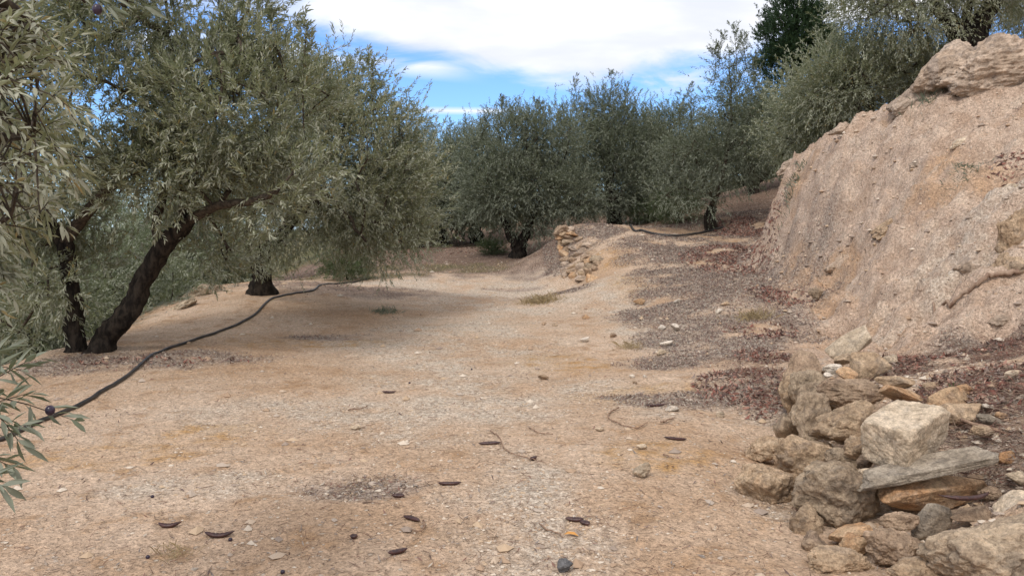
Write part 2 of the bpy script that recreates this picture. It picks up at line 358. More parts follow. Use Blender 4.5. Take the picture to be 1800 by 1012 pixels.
# the gully and the embankment
FOOT = ((1290, 450, 16.8), (1380, 520, 12.6), (1400, 600, 9.6), (1375, 700, 6.95))
cp(*FOOT, (1330, 640, 8.5), (1300, 560, 11.3), (1320, 410, 20), (1325, 370, 23))
cz((7, 22, 1.75), (10, 29, 3.2), (15, 32, 4.2), (22, 42, 5.5), (8, 18, 1.5), (6.5, 4, 1.5), (7, 1.5, 1.5), (5.0, -3, 1.0), (8, -8, 1.6), (9, 5.5, 2.0), (12, 12, 3.0), (15, 22, 3.6))
_cur[0] = CB
cp(*FOOT)
cp((1325, 430, 17.2), (1338, 400, 17.4), (1345, 350, 17.6))
cp((1450, 540, 11.2), (1480, 480, 12), (1500, 400, 12.6), (1500, 300, 13.2), (1480, 231, 14), (1600, 540, 9.5), (1600, 450, 10.3), (1600, 350, 11.2), (1600, 250, 12.2), (1600, 172, 13),
   (1700, 580, 7.8), (1700, 500, 8.6), (1700, 400, 9.7), (1700, 300, 10.8), (1700, 180, 12), (1700, 120, 12.9), (1800, 560, 7.2), (1800, 460, 8.2), (1800, 300, 9.9), (1800, 170, 11.5), (1800, 120, 12.6),
   (2000, 420, 7.6), (2000, 250, 9.2), (2000, 130, 11), (1400, 270, 16), (1372, 294, 17.3), (1400, 340, 15), (1400, 420, 14), (1400, 480, 13.3), (1340, 455, 15.4), (1540, 207, 13.6), (1440, 257, 15), (1480, 236, 15.5), (1600, 186, 14.5), (1700, 135, 14.5), (1540, 213, 15.2), (1440, 258, 17), (1800, 130, 14))
cz((9.5, 21, 3.2), (7.6, 17.8, 3.25), (10, 17, 3.75), (9.5, 15, 3.95), (12, 13.5, 4.6), (13, 25, 4.2), (10, 29, 3.4), (15, 32, 4.6), (20, 20, 6), (22, 42, 6), (15, 8, 5), (18, 0, 5.5), (12, 2, 3.2), (7, 1.5, 1.5), (6.5, 4, 1.5), (9, 5.5, 2.4), (5.0, -3, 1.0), (8, -8, 1.6), (50, 20, 12), (60, 100, 14), (40, -40, 8))
_cur[0] = CP
GW = 'stones of the tumbled wall at right front'
# (label, px, py, Y, w, h, kind, mat, roll, depth)
PILE = [
 ('big pale squared limestone block lying on top of the pile', 1590, 764, 4.28, 134, 92, 'box', 'pale', -7, .85, 34),
 ('dark grey pitted boulder, biggest of the wall, below and left of the squared block', 1468, 868, 4.28, 152, 116, 'round', 'grey', 12, .9, 0),
 ('broad orange-faced stone wedged under the long flat slab', 1635, 864, 4.16, 190, 64, 'ang', 'orange', 2, .8, 0),
 ('large rough grey-brown boulder filling the bottom right corner', 1742, 980, 3.22, 215, 120, 'round', 'grey', -14, .9, 0),
 ('tan stone sunk in the earth, leftmost of the tumbled wall', 1352, 856, 4.55, 112, 84, 'round', 'tan', 28, .9, 0),
 ('ribbed tan boulder left of the big dark pitted one, above the leftmost stone', 1412, 812, 4.90, 128, 88, 'round', 'tan', 8, .9, 0),
 ('pale dusty stone at the outer foot of the wall above the leftmost stone', 1352, 790, 5.25, 80, 44, 'round', 'tan', 0, .9, 0),
 ('chunky ochre boulder left of the squared block', 1492, 748, 5.05, 132, 84, 'round', 'tan', -6, .9, 0),
 ('dark grey upright boulder between the ochre boulder and the wall edge', 1430, 735, 5.45, 66, 92, 'round', 'grey', 10, .9, 0),
 ('small angular grey stone at the outer edge, left of the dark upright boulder', 1382, 750, 5.75, 52, 52, 'ang', 'grey', 0, .9, 20),
 ('long brown boulder lying across the wall top behind the ochre one', 1498, 692, 5.65, 128, 52, 'round', 'brown', 4, .9, 0),
 ('grey weathered boulder below the rounded mossy ones', 1440, 700, 5.80, 72, 60, 'round', 'grey', -10, .9, 0),
 ('rounded mossy grey stone, lower of two leaning domes at the wall edge', 1421, 683, 6.12, 64, 68, 'round', 'grey', -28, .9, 0),
 ('rounded tan dome stone, upper of two leaning domes at the wall edge', 1414, 656, 6.42, 74, 66, 'round', 'brown', -22, .9, 0),
 ('rough orange-tan stone on the outer face under the two domes', 1392, 692, 6.30, 50, 80, 'round', 'tan', 0, .9, 0),
 ('slanting pale pointed stone standing highest at the back of the pile', 1494, 605, 6.95, 84, 36, 'ang', 'pale', -34, .7, 0),
 ('triangular tan stone beside the red litter at the back of the pile', 1526, 643, 6.35, 68, 50, 'ang', 'tan', -8, .8, 0),
 ('cream lens-shaped stone tucked between the domes and the triangular stone', 1462, 648, 6.30, 34, 18, 'round', 'white', 0, .9, 0),
 ('small reddish stone left of the triangular stone', 1487, 658, 6.20, 36, 26, 'ang', 'orange', 0, .9, 0),
 ('small tan stone under the slanting pointed stone', 1480, 632, 6.6, 30, 22, 'ang', 'tan', 0, .9, 0),
 ('tiny white stone beside the cream lens-shaped stone', 1455, 660, 6.15, 14, 11, 'round', 'white', 0, .9, 0),
 ('orange flat stone pointing right behind the squared block', 1590, 698, 5.10, 92, 28, 'ang', 'orange', 16, .9, 0),
 ('buff stone slab behind the orange flat stone', 1578, 672, 5.5, 80, 24, 'ang', 'tan', 6, .9, 0),
 ('broad ochre stone directly behind the squared block on its right', 1672, 700, 4.95, 92, 40, 'ang', 'orange', -4, .9, 0),
 ('ribbed tan stone at the right shoulder of the squared block', 1692, 728, 4.72, 74, 36, 'ang', 'tan', 0, .9, 0),
 ('small orange wedge stone lying on the broad ochre one', 1697, 682, 5.0, 30, 14, 'ang', 'orange', 14, .9, 0),
 ('round buff stone behind the broad ochre one', 1638, 680, 5.25, 32, 18, 'round', 'tan', 0, .9, 0),
 ('rough brown stone peeking between the ochre boulder and the squared block', 1562, 720, 5.0, 70, 26, 'round', 'brown', -8, .9, 0),
 ('grey rounded stone right of the ribbed tan one', 1738, 740, 4.55, 48, 24, 'round', 'slate', 12, .9, 0),
 ('whitish chip stone above the grey rounded stone', 1741, 717, 4.75, 32, 14, 'ang', 'white', 6, .9, 0),
 ('orange pebble stone beside the whitish chip', 1762, 731, 4.6, 26, 13, 'round', 'orange', 6, .9, 0),
 ('buff oval stone under the thick twig at right', 1728, 757, 4.4, 44, 20, 'round', 'tan', 8, .9, 0),
 ('knobbly stone under the left corner of the squared block', 1512, 790, 4.62, 56, 44, 'round', 'tan', 0, .9, 0),
 ('mottled stone between the big dark boulder and the squared block', 1482, 808, 4.68, 60, 40, 'round', 'grey', 0, .9, 0),
 ('small knobbly stone above the pair of little round ones', 1519, 810, 4.45, 28, 26, 'round', 'brown', 0, .9, 0),
 ('little round buff stone resting on the big dark boulder', 1497, 826, 4.34, 30, 25, 'round', 'tan', 0, .9, 0),
 ('pinkish pebble stone at the left tip of the long flat slab', 1521, 828, 4.22, 22, 14, 'round', 'pale', 0, .9, 0),
 ('glassy grey broken stone standing on edge at the foot of the pile', 1636, 920, 3.86, 78, 66, 'ang', 'slate', -40, .45, 0),
 ('brown pitted stone left of the glassy grey broken one', 1577, 915, 3.84, 66, 40, 'round', 'brown', -10, .9, 0),
 ('smooth orange stone under the big dark boulder', 1500, 937, 3.90, 84, 38, 'ang', 'orange', -4, .9, 0),
 ('yellowish knobbly stone in front of the smooth orange one', 1506, 958, 3.78, 62, 40, 'round', 'orange', 0, .9, 0),
 ('rough brown boulder beneath the glassy grey stone', 1572, 965, 3.60, 100, 66, 'round', 'brown', 4, .9, 0),
 ('buff low stone along the bottom left of the corner boulder', 1604, 1000, 3.32, 96, 44, 'round', 'tan', 0, .9, 0),
 ('rough earth-coloured boulder at the bottom edge of the pile', 1476, 994, 3.60, 124, 66, 'round', 'tan', 4, .9, 0),
 ('knobbly brown stone at the wall foot under the big dark boulder', 1436, 962, 3.86, 58, 54, 'round', 'brown', 0, .9, 0),
 ('crumbly tan stone at the foot just right of the leftmost stone', 1414, 918, 4.12, 58, 66, 'round', 'tan', 30, .9, 0),
 ('pale shell-like broken stone at the right border', 1784, 892, 3.72, 68, 50, 'ang', 'pale', -22, .8, 0),
 ('tan flat stone under the big carob pod', 1700, 905, 3.86, 74, 26, 'ang', 'brown', -6, .9, 0),
 ('brown stone in the gap left of the corner boulder', 1667, 956, 3.66, 34, 28, 'round', 'brown', 0, .9, 0),
 ('pinkish flat stone at the right border above the shell-like one', 1786, 838, 4.02, 42, 24, 'ang', 'pale', 10, .9, 0),
 ('ochre stone among twigs right of the long flat slab', 1770, 802, 4.2, 40, 24, 'ang', 'orange', 4, .9, 0),
 ('tan stone among twigs, above the ochre one at the right border', 1786, 785, 4.3, 34, 20, 'ang', 'tan', 0, .9, 0),
 ('grey-brown stone under the right end of the long flat slab', 1738, 866, 4.05, 36, 24, 'round', 'brown', 0, .9, 0),
 ('hidden dark stone filling the hollow behind the long flat slab', 1640, 830, 4.55, 160, 80, 'round', 'brown', 0, .8, 0),
 ('brown core stone behind the glassy grey one', 1640, 900, 4.25, 150, 60, 'round', 'brown', 0, .8, 0),
 ('pink pebble stone near the right border, below the shell-like one', 1787, 918, 3.58, 22, 14, 'round', 'pale', 0, .9, 0),
]
# ground held up by the tumbled wall at right front: earth sits just under each stone
for q in PILE:
    if q[4] > 40 and 'hidden' not in q[0] and 'core' not in q[0] and 'squared block lying' not in q[0] and 'big pale squared' not in q[0]:
        e_ = at(*q[1:4]); CP.append(np.array([e_[0], e_[1] + .03, max(e_[2] - .66 * q[5] * q[3] / F, -.04)]))
for e_ in ((1592, 762, 4.45), (1622, 818, 4.35)): e_ = at(*e_); CP.append(e_ - [0, 0, .22])

cp((1700, 700, 4.95), (1700, 642, 6.1), (1780, 762, 4.3), (1800, 880, 3.55), (1600, 662, 5.7), (1545, 622, 6.95), (1480, 640, 7.1), (1640, 690, 5.2), (1560, 735, 5.1), (1500, 690, 5.9))
cz((1.30, 4.35, 0), (1.22, 3.5, 0), (1.55, 5.2, 0), (1.85, 6.1, 0.02), (2.35, 7.2, .1), (2.5, 3.4, .38), (2.3, 2.6, .25), (1.2, 4.0, 0), (2.35, 5.0, .38), (3.0, 3.0, .55), (2.0, 1.5, .35), (1.3, 2.4, 0), (4.0, 2.5, .8))
cz((0, 60, 2), (-30, 70, -1), (30, 70, 7), (0, 35, 1.3), (-3, 32, .9), (6, 34, 2.0), (-50, 20, -9), (50, 20, 12), (0, 110, 3), (60, 100, 10), (-60, 100, -6), (0, -40, 0), (-40, -40, -8), (40, -40, 8))
def _U(d2): return np.where(d2 > 1e-9, d2 * np.log(np.maximum(d2, 1e-9)), 0)
def fit(P, lam):
    P = np.array(P); c = P[:, :2]; n = len(P); A = np.zeros((n + 3, n + 3)); A[:n, :n] = _U(((c[:, None] - c[None]) ** 2).sum(-1)) + np.eye(n) * lam
    A[:n, n] = 1; A[:n, n + 1:] = c; A[n:, :n] = A[:n, n:].T
    return c, np.linalg.solve(A, np.concatenate([P[:, 2], np.zeros(3)]))
SF = fit(CP, .010); SB = fit(CB, .02)
def tps(S, xy):
    c, W = S; n = len(c); out = W[n] + xy @ W[n + 1:]
    for k in range(n): out = out + W[k] * _U(((xy - c[k]) ** 2).sum(1))
    return out
# embankment region (plan polygon, metres): foot line then out to the right
def ppoly(pts): return np.array([at(*p)[:2] for p in pts])
BANK = np.vstack([ppoly([(1480, 640, 7.3), (1400, 605, 9.5), (1380, 525, 12.6), (1264, 460, 16.5), (1312, 418, 17.6), (1330, 345, 18.0), (1340, 300, 18.8)]), [[7.9, 19.9], [14, 24], [40, 40], [40, -5], [8, -5], [5.5, 3.0], [4.0, 6.2]]])
def poly_d(P, poly):
    """signed distance, + inside"""
    x, y = P[:, 0], P[:, 1]; ins = np.zeros(len(P), bool); dm = np.full(len(P), 1e9)
    for i in range(len(poly)):
        a = poly[i]; b = poly[(i + 1) % len(poly)]
        c = ((a[1] > y) != (b[1] > y)) & (x < (b[0] - a[0]) * (y - a[1]) / (b[1] - a[1] + 1e-12) + a[0]); ins ^= c
        e = b - a; t = np.clip(((P - a) @ e) / (e @ e), 0, 1); dm = np.minimum(dm, np.linalg.norm(P - a - t[:, None] * e, axis=1))
    return np.where(ins, dm, -dm)
def height(xy, detail=True):
    xy = np.asarray(xy, float); h = np.zeros(len(xy))
    for s in range(0, len(xy), 60000):
        q = xy[s:s + 60000]; q = np.clip(q, -75, 120); f_ = tps(SF, q); w_ = sstep(poly_d(q, BANK), -.2, 1.3); h[s:s + 60000] = f_ + w_ * np.maximum(tps(SB, q) - f_, 0) * (w_ > 0)
    p3 = np.column_stack([xy, np.zeros(len(xy))])
    if detail:
        bk = sstep(poly_d(xy, BANK), -0.3, 0.6)
        dist = np.hypot(xy[:, 0], xy[:, 1])
        h = h + 0.022 * fbm(p3 * 0.9, 3) + 0.007 * fbm(p3 * 5.5 + 9, 3)
        # embankment: rills running down the slope, crumbly ledges
        q = np.column_stack([xy[:, 0] * 0.55 + xy[:, 1] * 0.15, xy[:, 1] * 1.3, h * 0.8])
        r = 1 - np.abs(fbm(q * 0.9 + 4, 4)) * 2.2
        lump = fbm(p3 * 1.7 + 31, 4)
        led = fbm(np.column_stack([xy[:, 0] * 0.7, xy[:, 1] * 0.7, h * 5.0]) + 50, 4)
        led = np.round(led * 3.2) / 3.2 * .5 + led * .5; crk = np.clip(.12 - np.abs(fbm(q * 1.9 + 77, 3)), 0, .12) / .12
        h = h + bk * (0.15 * (r - 0.80) + 0.13 * lump + 0.13 * led - .06 * crk + 0.035 * fbm(p3 * 9 + 3, 3) - .05)
        rough = sstep(xy[:, 0], 1.5, 3.0) * (1 - bk) * sstep(xy[:, 1], 2, 4)
        h = h + rough * 0.02 * fbm(p3 * 4 + 70, 3)
        far = sstep(dist, 24, 40); h = h + far * 0.25 * fbm(p3 * 0.15, 3)
    return h
def axis(lo, hi, d0, c, grow, fine_lo, fine_hi):
    out = [fine_lo]; 
    while out[-1] < fine_hi: out.append(out[-1] + c(out[-1]))
    s = c(out[-1])
    while out[-1] < hi: s *= grow; out.append(out[-1] + s)
    neg = []; q = fine_lo; s = c(fine_lo)
    while q > lo: s *= grow; q -= s; neg.append(q)
    return np.array(neg[::-1] + out)
YS = axis(-60, 420, 0, lambda y_: max(0.026, 0.0062 * y_), 1.12, 2.4, 30)
XS = axis(-250, 330, 0, lambda x_: 0.034 if -7 < x_ < 9.5 else 0.08, 1.12, -12, 14)
gx, gy = np.meshgrid(XS, YS); GXY = np.column_stack([gx.ravel(), gy.ravel()])
GH = height(GXY); HG = GH.reshape(gx.shape)
def zat(xs, ys):
    xs = np.atleast_1d(xs).astype(float); ys = np.atleast_1d(ys).astype(float)
    i = np.clip(np.searchsorted(XS, xs) - 1, 0, len(XS) - 2); j = np.clip(np.searchsorted(YS, ys) - 1, 0, len(YS) - 2)
    a = np.clip((xs - XS[i]) / (XS[i + 1] - XS[i]), 0, 1); b = np.clip((ys - YS[j]) / (YS[j + 1] - YS[j]), 0, 1)
    return (HG[j, i] * (1 - a) * (1 - b) + HG[j, i + 1] * a * (1 - b) + HG[j + 1, i] * (1 - a) * b + HG[j + 1, i + 1] * a * b)
def hit(px, py, y0=2.0, y1=60):
    """where the line of sight through a photograph pixel meets the ground"""
    d = ray(px, py); t = np.arange(y0, y1, 0.02) / d[1]
    P = np.array([0, 0, CAMZ]) + t[:, None] * d; g = zat(P[:, 0], P[:, 1]); k = np.argmax(P[:, 2] <= g)
    if P[k, 2] > g[k]: k = len(t) - 1
    return np.array([P[k, 0], P[k, 1], g[k]])
# ground cover fields: ellipses in plan, metres
def blob(xy, px, py, a, b, rot=0, y0=2.0):
    c = hit(px, py, y0); d = xy - c[:2]; cr, sr = math.cos(R(rot)), math.sin(R(rot))
    e = np.column_stack([(d[:, 0] * cr + d[:, 1] * sr) / a, (-d[:, 0] * sr + d[:, 1] * cr) / b])
    return np.clip(1.3 - (e ** 2).sum(1), 0, 1.3) / 1.3
def fields(xy):
    p3 = np.column_stack([xy, np.zeros(len(xy))]); n = fbm(p3 * 1.3 + 5, 4); f = {}
    def field(bl):
        o = np.zeros(len(xy))
        for b in bl: o = np.maximum(o, blob(xy, *b[:6]) * (b[6] if len(b) > 6 else 1))
        return np.clip(o * (1.1 + 1.3 * n) + 0.25 * n * (o > 0), 0, 1)
    f['pale'] = field([(880, 520, 2.2, 4.5), (800, 600, 1.6, 3.0), (780, 700, 1.3, 1.6, 0, .9), (600, 720, 1.1, .8), (900, 870, .45, 1.1), (960, 940, .4, .6), (520, 730, 1.0, .6), (1190, 560, 1.2, 2.6), (350, 850, .6, .3, 0, .7),
                       (1100, 520, 1.6, 2.4), (1340, 740, .5, .5), (1200, 720, .9, .5), (1060, 690, .7, .8, 0, .7), (700, 500, 1.6, 2.0, 0, .8), (1340, 880, .22, .3), (1700, 440, 1.2, .8, 0, .6)])
    f['ochre'] = field([(1120, 495, .55, 1.1), (1010, 640, .9, .8, 0, .9), (1090, 700, .6, .3, 0, .9), (300, 780, .6, .3, 0, .9), (200, 800, .7, .35, 0, .8), (530, 600, 1.2, .7, 0, .6), (1170, 690, .6, .35), (400, 760, .5, .3, 0, .6), (1150, 800, .5, .4, 0, .6), (1080, 450, .5, .8, 0, .6)])
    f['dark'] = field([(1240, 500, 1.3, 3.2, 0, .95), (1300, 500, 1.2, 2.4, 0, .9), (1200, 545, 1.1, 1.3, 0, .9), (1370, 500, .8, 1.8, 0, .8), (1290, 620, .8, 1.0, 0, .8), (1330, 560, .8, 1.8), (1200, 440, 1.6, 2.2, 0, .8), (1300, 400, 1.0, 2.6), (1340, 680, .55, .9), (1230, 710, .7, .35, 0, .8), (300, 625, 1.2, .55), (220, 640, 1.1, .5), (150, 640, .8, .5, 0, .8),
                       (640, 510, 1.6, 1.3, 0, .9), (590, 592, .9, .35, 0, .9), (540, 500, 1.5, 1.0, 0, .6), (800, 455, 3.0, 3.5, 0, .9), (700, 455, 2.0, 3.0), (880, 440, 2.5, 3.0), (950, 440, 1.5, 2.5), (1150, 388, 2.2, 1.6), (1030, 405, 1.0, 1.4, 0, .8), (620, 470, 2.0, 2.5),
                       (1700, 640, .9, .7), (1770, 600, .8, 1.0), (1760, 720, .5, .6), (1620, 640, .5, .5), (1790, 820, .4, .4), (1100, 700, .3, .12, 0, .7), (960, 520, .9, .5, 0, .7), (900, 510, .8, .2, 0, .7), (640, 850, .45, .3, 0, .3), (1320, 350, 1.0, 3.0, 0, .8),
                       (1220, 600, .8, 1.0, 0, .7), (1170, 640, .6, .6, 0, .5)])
    f['red'] = field([(1330, 680, .50, .85), (1345, 582, .55, .5), (1280, 460, .9, 1.6, 0, .35), (1300, 400, .7, 1.8, 0, .35), (1640, 640, .5, .45), (1770, 610, .6, .6, 0, .8), (1590, 635, .25, .25), (1785, 300, .4, .3, 0, .9), (1760, 660, .7, .4, 0, .7), (800, 440, 2.5, 2.0, 0, .5), (270, 635, 1.0, .4, 0, .35), (1340, 630, .3, .6), (1370, 520, .4, 1.0, 0, .7)])
    bd = poly_d(xy, BANK); f['bank'] = sstep(bd, -0.5, 0.3)
    left = sstep(-xy[:, 0], 6.6, 8.5) ; f['weeds'] = np.clip(np.maximum(left, 0.55 * field([(640, 480, 2.0, 1.6), (780, 470, 2.2, 1.0, 0, .7)])) * (0.8 + 0.8 * n) , 0, 1)
    f['weeds'] = np.maximum(f['weeds'], sstep(xy[:, 1], 33, 42) * 0.8)
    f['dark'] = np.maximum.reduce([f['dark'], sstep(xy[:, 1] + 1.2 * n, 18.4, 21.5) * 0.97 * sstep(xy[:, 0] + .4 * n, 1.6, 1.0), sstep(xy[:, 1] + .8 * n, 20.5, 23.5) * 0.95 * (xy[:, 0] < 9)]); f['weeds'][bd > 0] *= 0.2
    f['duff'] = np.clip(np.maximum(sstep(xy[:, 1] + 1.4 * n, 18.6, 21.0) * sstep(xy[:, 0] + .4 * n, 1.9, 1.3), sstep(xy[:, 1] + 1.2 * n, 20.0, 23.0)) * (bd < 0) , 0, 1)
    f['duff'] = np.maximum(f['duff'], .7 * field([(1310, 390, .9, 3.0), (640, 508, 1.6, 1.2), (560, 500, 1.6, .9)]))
    return f
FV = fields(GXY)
nx, ny = len(XS), len(YS)
ii, jj = np.meshgrid(np.arange(nx - 1), np.arange(ny - 1)); base = (jj * nx + ii).ravel()
Q = np.stack([base, base + 1, base + nx + 1, base + nx], 1)
mid = GXY[Q].mean(1); isb = poly_d(mid, BANK) > 0
VV = np.column_stack([GXY, GH])
def sub_mesh(name, sel, label, cat=None):
    q = Q[sel]; used = np.unique(q); rem = np.full(len(VV), -1); rem[used] = np.arange(len(used))
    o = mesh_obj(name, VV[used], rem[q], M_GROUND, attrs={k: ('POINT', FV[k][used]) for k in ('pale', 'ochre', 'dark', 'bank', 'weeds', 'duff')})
    return tag(o, label, cat, kind='structure')
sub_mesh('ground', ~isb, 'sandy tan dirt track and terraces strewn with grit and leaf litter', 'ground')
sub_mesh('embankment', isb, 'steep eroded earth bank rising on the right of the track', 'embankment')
print('terrain', nx, ny)
# ---------------------------------------------------------------- olive trees
def unit_rand(rng, n):
    return nrm(rng.normal(size=(n, 3)))
def leaves(rng, base, dirs, length, n_per, L, Wd, droop=0.0, hexa=False, spread=(35, 70), bare=0.08):
    """leafy shoots: opposite narrow leaves along each shoot. base,dirs (n,3); length (n,)"""
    n = len(base); k = n_per
    t = (np.arange(k) + 0.5) / k * (1 - bare) + bare
    t = np.clip(t[None] + rng.uniform(-.03, .03, (n, k)), 0, 1)
    d = dirs[:, None, :]; ln = length[:, None, None]
    sag = np.array([0, 0, -1.0]) * droop
    pos = base[:, None] + d * ln * t[..., None] + sag * ln * (t[..., None] ** 2)
    tang = nrm(d + 2 * sag * t[..., None])
    ref = unit_rand(rng, n)[:, None, :]
    s = nrm(np.cross(tang, ref)); b = np.cross(tang, s)
    phi = (np.arange(k) % 2 * math.pi)[None] + (np.arange(k) // 2 * (math.pi / 2))[None] + rng.uniform(-.5, .5, (n, k))
    side = np.cos(phi)[..., None] * s + np.sin(phi)[..., None] * b
    ang = np.radians(rng.uniform(*spread, (n, k)) * (1 - 0.45 * t))
    ld = nrm(tang * np.cos(ang)[..., None] + side * np.sin(ang)[..., None] + np.array([0, 0, -0.12]))
    pos = pos.reshape(-1, 3); ld = ld.reshape(-1, 3); m = len(pos)
    up = np.array([0, 0, 1.0]) + rng.normal(0, 0.55, (m, 3))
    nr = nrm(up - ld * (up * ld).sum(1, keepdims=True)); wd = np.cross(ld, nr)
    LL = (L * rng.uniform(0.65, 1.2, m))[:, None]; WW = (Wd * rng.uniform(0.75, 1.2, m))[:, None] * 0.5
    cv = nr * LL * 0.10
    if hexa:
        P = [pos, pos + ld * LL * .28 - wd * WW * .85 + cv * .5, pos + ld * LL * .62 - wd * WW * .9 + cv * .8, pos + ld * LL * 1.0 - cv * .1,
             pos + ld * LL * .62 + wd * WW * .9 + cv * .8, pos + ld * LL * .28 + wd * WW * .85 + cv * .5]
    else:
        P = [pos, pos + ld * LL * .45 - wd * WW + cv, pos + ld * LL, pos + ld * LL * .45 + wd * WW + cv]
    q = len(P); V = np.stack(P, 1).reshape(-1, 3); Fc = np.arange(m * q).reshape(m, q)
    return V, Fc
def stems(base, dirs, length, r, droop=0.0):
    """thin three-sided shoot stems"""
    n = len(base); a = np.array([0, 2.09, 4.19]); sag = np.array([0, 0, -1.0]) * droop
    ref = np.where(np.abs(dirs[:, 2:3]) < .9, np.array([[0, 0, 1.0]]), np.array([[1.0, 0, 0]]))
    s = nrm(np.cross(dirs, ref)); b = np.cross(dirs, s); V = []
    for t, k in ((0, 1), (.5, .8), (.95, .4)):
        c = base + dirs * (length * t)[:, None] + sag * (length * t * t)[:, None]
        V.append(c[:, None] + (np.cos(a)[None, :, None] * s[:, None] + np.sin(a)[None, :, None] * b[:, None]) * r * k)
    V = np.concatenate(V, 1).reshape(-1, 3); o = np.arange(n)[:, None] * 9; Fl = []
    for lv in (0, 3):
        for j in range(3):
            Fl.append(np.stack([o[:, 0] + lv + j, o[:, 0] + lv + (j + 1) % 3, o[:, 0] + lv + 3 + (j + 1) % 3, o[:, 0] + lv + 3 + j], 1))
    return V, np.concatenate(Fl)

def tree(name, label, cat, group, foot, trunks, limbs, lobes, spires=(), seed=1, leaf='mid', nclus=60, shoots=30, per=16, L=.06, Wd=.013,
         slen=(.22, .42), upb=.45, sig=.28, twigr=.0016, hexa=False, droop=.12, sprad=(26, 58), stem=True, r0=.007, hang=0.0, inner=.45, shrink=.20, trunk_mat=None, part='foliage', spire_len=1.25):
    """trunks/limbs: list of (points, radii); lobes: list of (cx,cy,cz,rx,ry,rz)"""
    rng = np.random.RandomState(seed)
    root = empty(name, foot); tag(root, label, cat, group)
    B = Bag(); nodes = []; parent = []; 
    for P, rad in trunks:
        P = np.asarray(P, float); S = smooth_path(P, 7); rr = np.interp(np.linspace(0, 1, len(S)), np.linspace(0, 1, len(rad)), rad)
        S = S + np.column_stack([fbm(S * 2.1 + seed, 2), fbm(S * 2.3 + seed + 9, 2), np.zeros(len(S))]) * 0.04
        sd_ = 14; V, Fs = tube(S, rr, sd_)
        ce = np.repeat(S, sd_, 0); off = V - ce; sc = 1 + 0.55 * fbm(np.column_stack([off[:, 0] * 9, off[:, 1] * 9, V[:, 2] * 2.2]) + seed, 3) + 0.25 * fbm(V * 13, 2)
        V = ce + off * np.clip(sc, .75, 1.25)[:, None]
        B.add(V, Fs)
    B.build('trunk', trunk_mat or M_BARK, root)
    LB = Bag()
    tips = []
    for P, rad in list(trunks)[:] :
        S = smooth_path(np.asarray(P, float), 4); i0 = int(len(S) * .55)
        for q in S[i0:]: nodes.append(q); parent.append(-1)
    for P, rad in limbs:
        P = np.asarray(P, float); S = smooth_path(P, 6); S = S + unit_rand(rng, len(S)) * np.linspace(0, .03, len(S))[:, None]
        rr = np.interp(np.linspace(0, 1, len(S)), np.linspace(0, 1, len(rad)), rad)
        V, Fs = tube(S, rr, 8); LB.add(V, Fs)
        for q in S[1:]: nodes.append(q); parent.append(-1)
    lobes = np.array(lobes, float); vol = lobes[:, 3] * lobes[:, 4] * lobes[:, 5]
    lobes[:, 3:] = np.maximum(lobes[:, 3:] - shrink, .15); li = rng.choice(len(lobes), nclus, p=vol / vol.sum()); dr = unit_rand(rng, nclus)
    rad = rng.uniform(inner, 1.0, nclus) ** 0.6
    cl = lobes[li, :3] + dr * lobes[li, 3:] * rad[:, None]
    nd = np.array(nodes); par = list(parent)
    order = np.argsort([np.min(np.linalg.norm(nd - c, axis=1)) for c in cl])
    paths = []; allq = [tuple(q) for q in nodes]
    for ci in order:
        c = cl[ci]; A_ = np.array(allq); D = np.linalg.norm(A_ - c, axis=1); k = int(np.argmin(D))
        st = A_[k]; m = max(2, int(D[k] / .22)); midp = (st + c) / 2 + rng.normal(0, .10, 3) * D[k] + np.array([0, 0, .10 * D[k]])
        t = np.linspace(0, 1, m + 1)[1:, None]; S = (1 - t) ** 2 * st + 2 * t * (1 - t) * midp + t * t * c
        idx = k
        ids = [k]
        for q in S: allq.append(tuple(q)); par.append(idx); idx = len(allq) - 1; ids.append(idx)
        paths.append(ids)
    cnt = np.zeros(len(allq))
    for ids in paths: cnt[ids[-1]] += 1
    for i in range(len(allq) - 1, -1, -1):
        if par[i] >= 0: cnt[par[i]] += cnt[i]
    A_ = np.array(allq)
    for ids in paths:
        P = A_[ids]; rr = r0 * np.sqrt(np.maximum(cnt[ids], 1)); rr[0] = rr[1]
        V, Fs = tube(P, rr, 5 if len(nodes) else 5, cap=False); LB.add(V, Fs)
    sb, sdv, sl = [], [], []
    cen = lobes[li, :3]
    for i in range(nclus):
        n = int(shoots * rng.uniform(.7, 1.3)); b = cl[i] + rng.normal(0, 1, (n, 3)) * np.array([sig, sig, sig * .8])
        out = nrm((b - cen[i]) / lobes[li[i], 3:])
        low = np.clip((cen[i][2] - b[:, 2]) / lobes[li[i], 5], 0, 1)[:, None]
        d = nrm(out * .75 + np.array([0, 0, 1.0]) * (upb - hang * low) + rng.normal(0, .42, (n, 3)))
        sb.append(b - d * .08); sdv.append(d); sl.append(rng.uniform(*slen, n))
    for tip in spires:
        tip = np.array(tip[:3]); H = spire_len * rng.uniform(.8, 1.15); lean = np.array([rng.normal(0, .12), rng.normal(0, .12), 1]); bs = tip - lean * H
        hk = A_[int(np.argmin(np.linalg.norm(A_ - bs, axis=1)))]
        V, Fs = tube(np.array([hk, (hk + bs) / 2 + [0, 0, .03], bs, (bs + tip) / 2 + rng.normal(0, .02, 3), tip]), [r0 * 1.8, r0 * 1.6, r0 * 1.4, r0, r0 * .4], 4, cap=False); LB.add(V, Fs)
        n = int(shoots * 1.3); t = rng.uniform(0, 1, n) ** .8
        b = bs + (tip - bs) * t[:, None] + rng.normal(0, .05, (n, 3)); d = nrm(np.column_stack([rng.normal(0, .75, n), rng.normal(0, .75, n), rng.uniform(.5, 1.3, n)]))
        sb.append(b); sdv.append(d); sl.append(rng.uniform(*slen, n) * (1.15 - .75 * t))
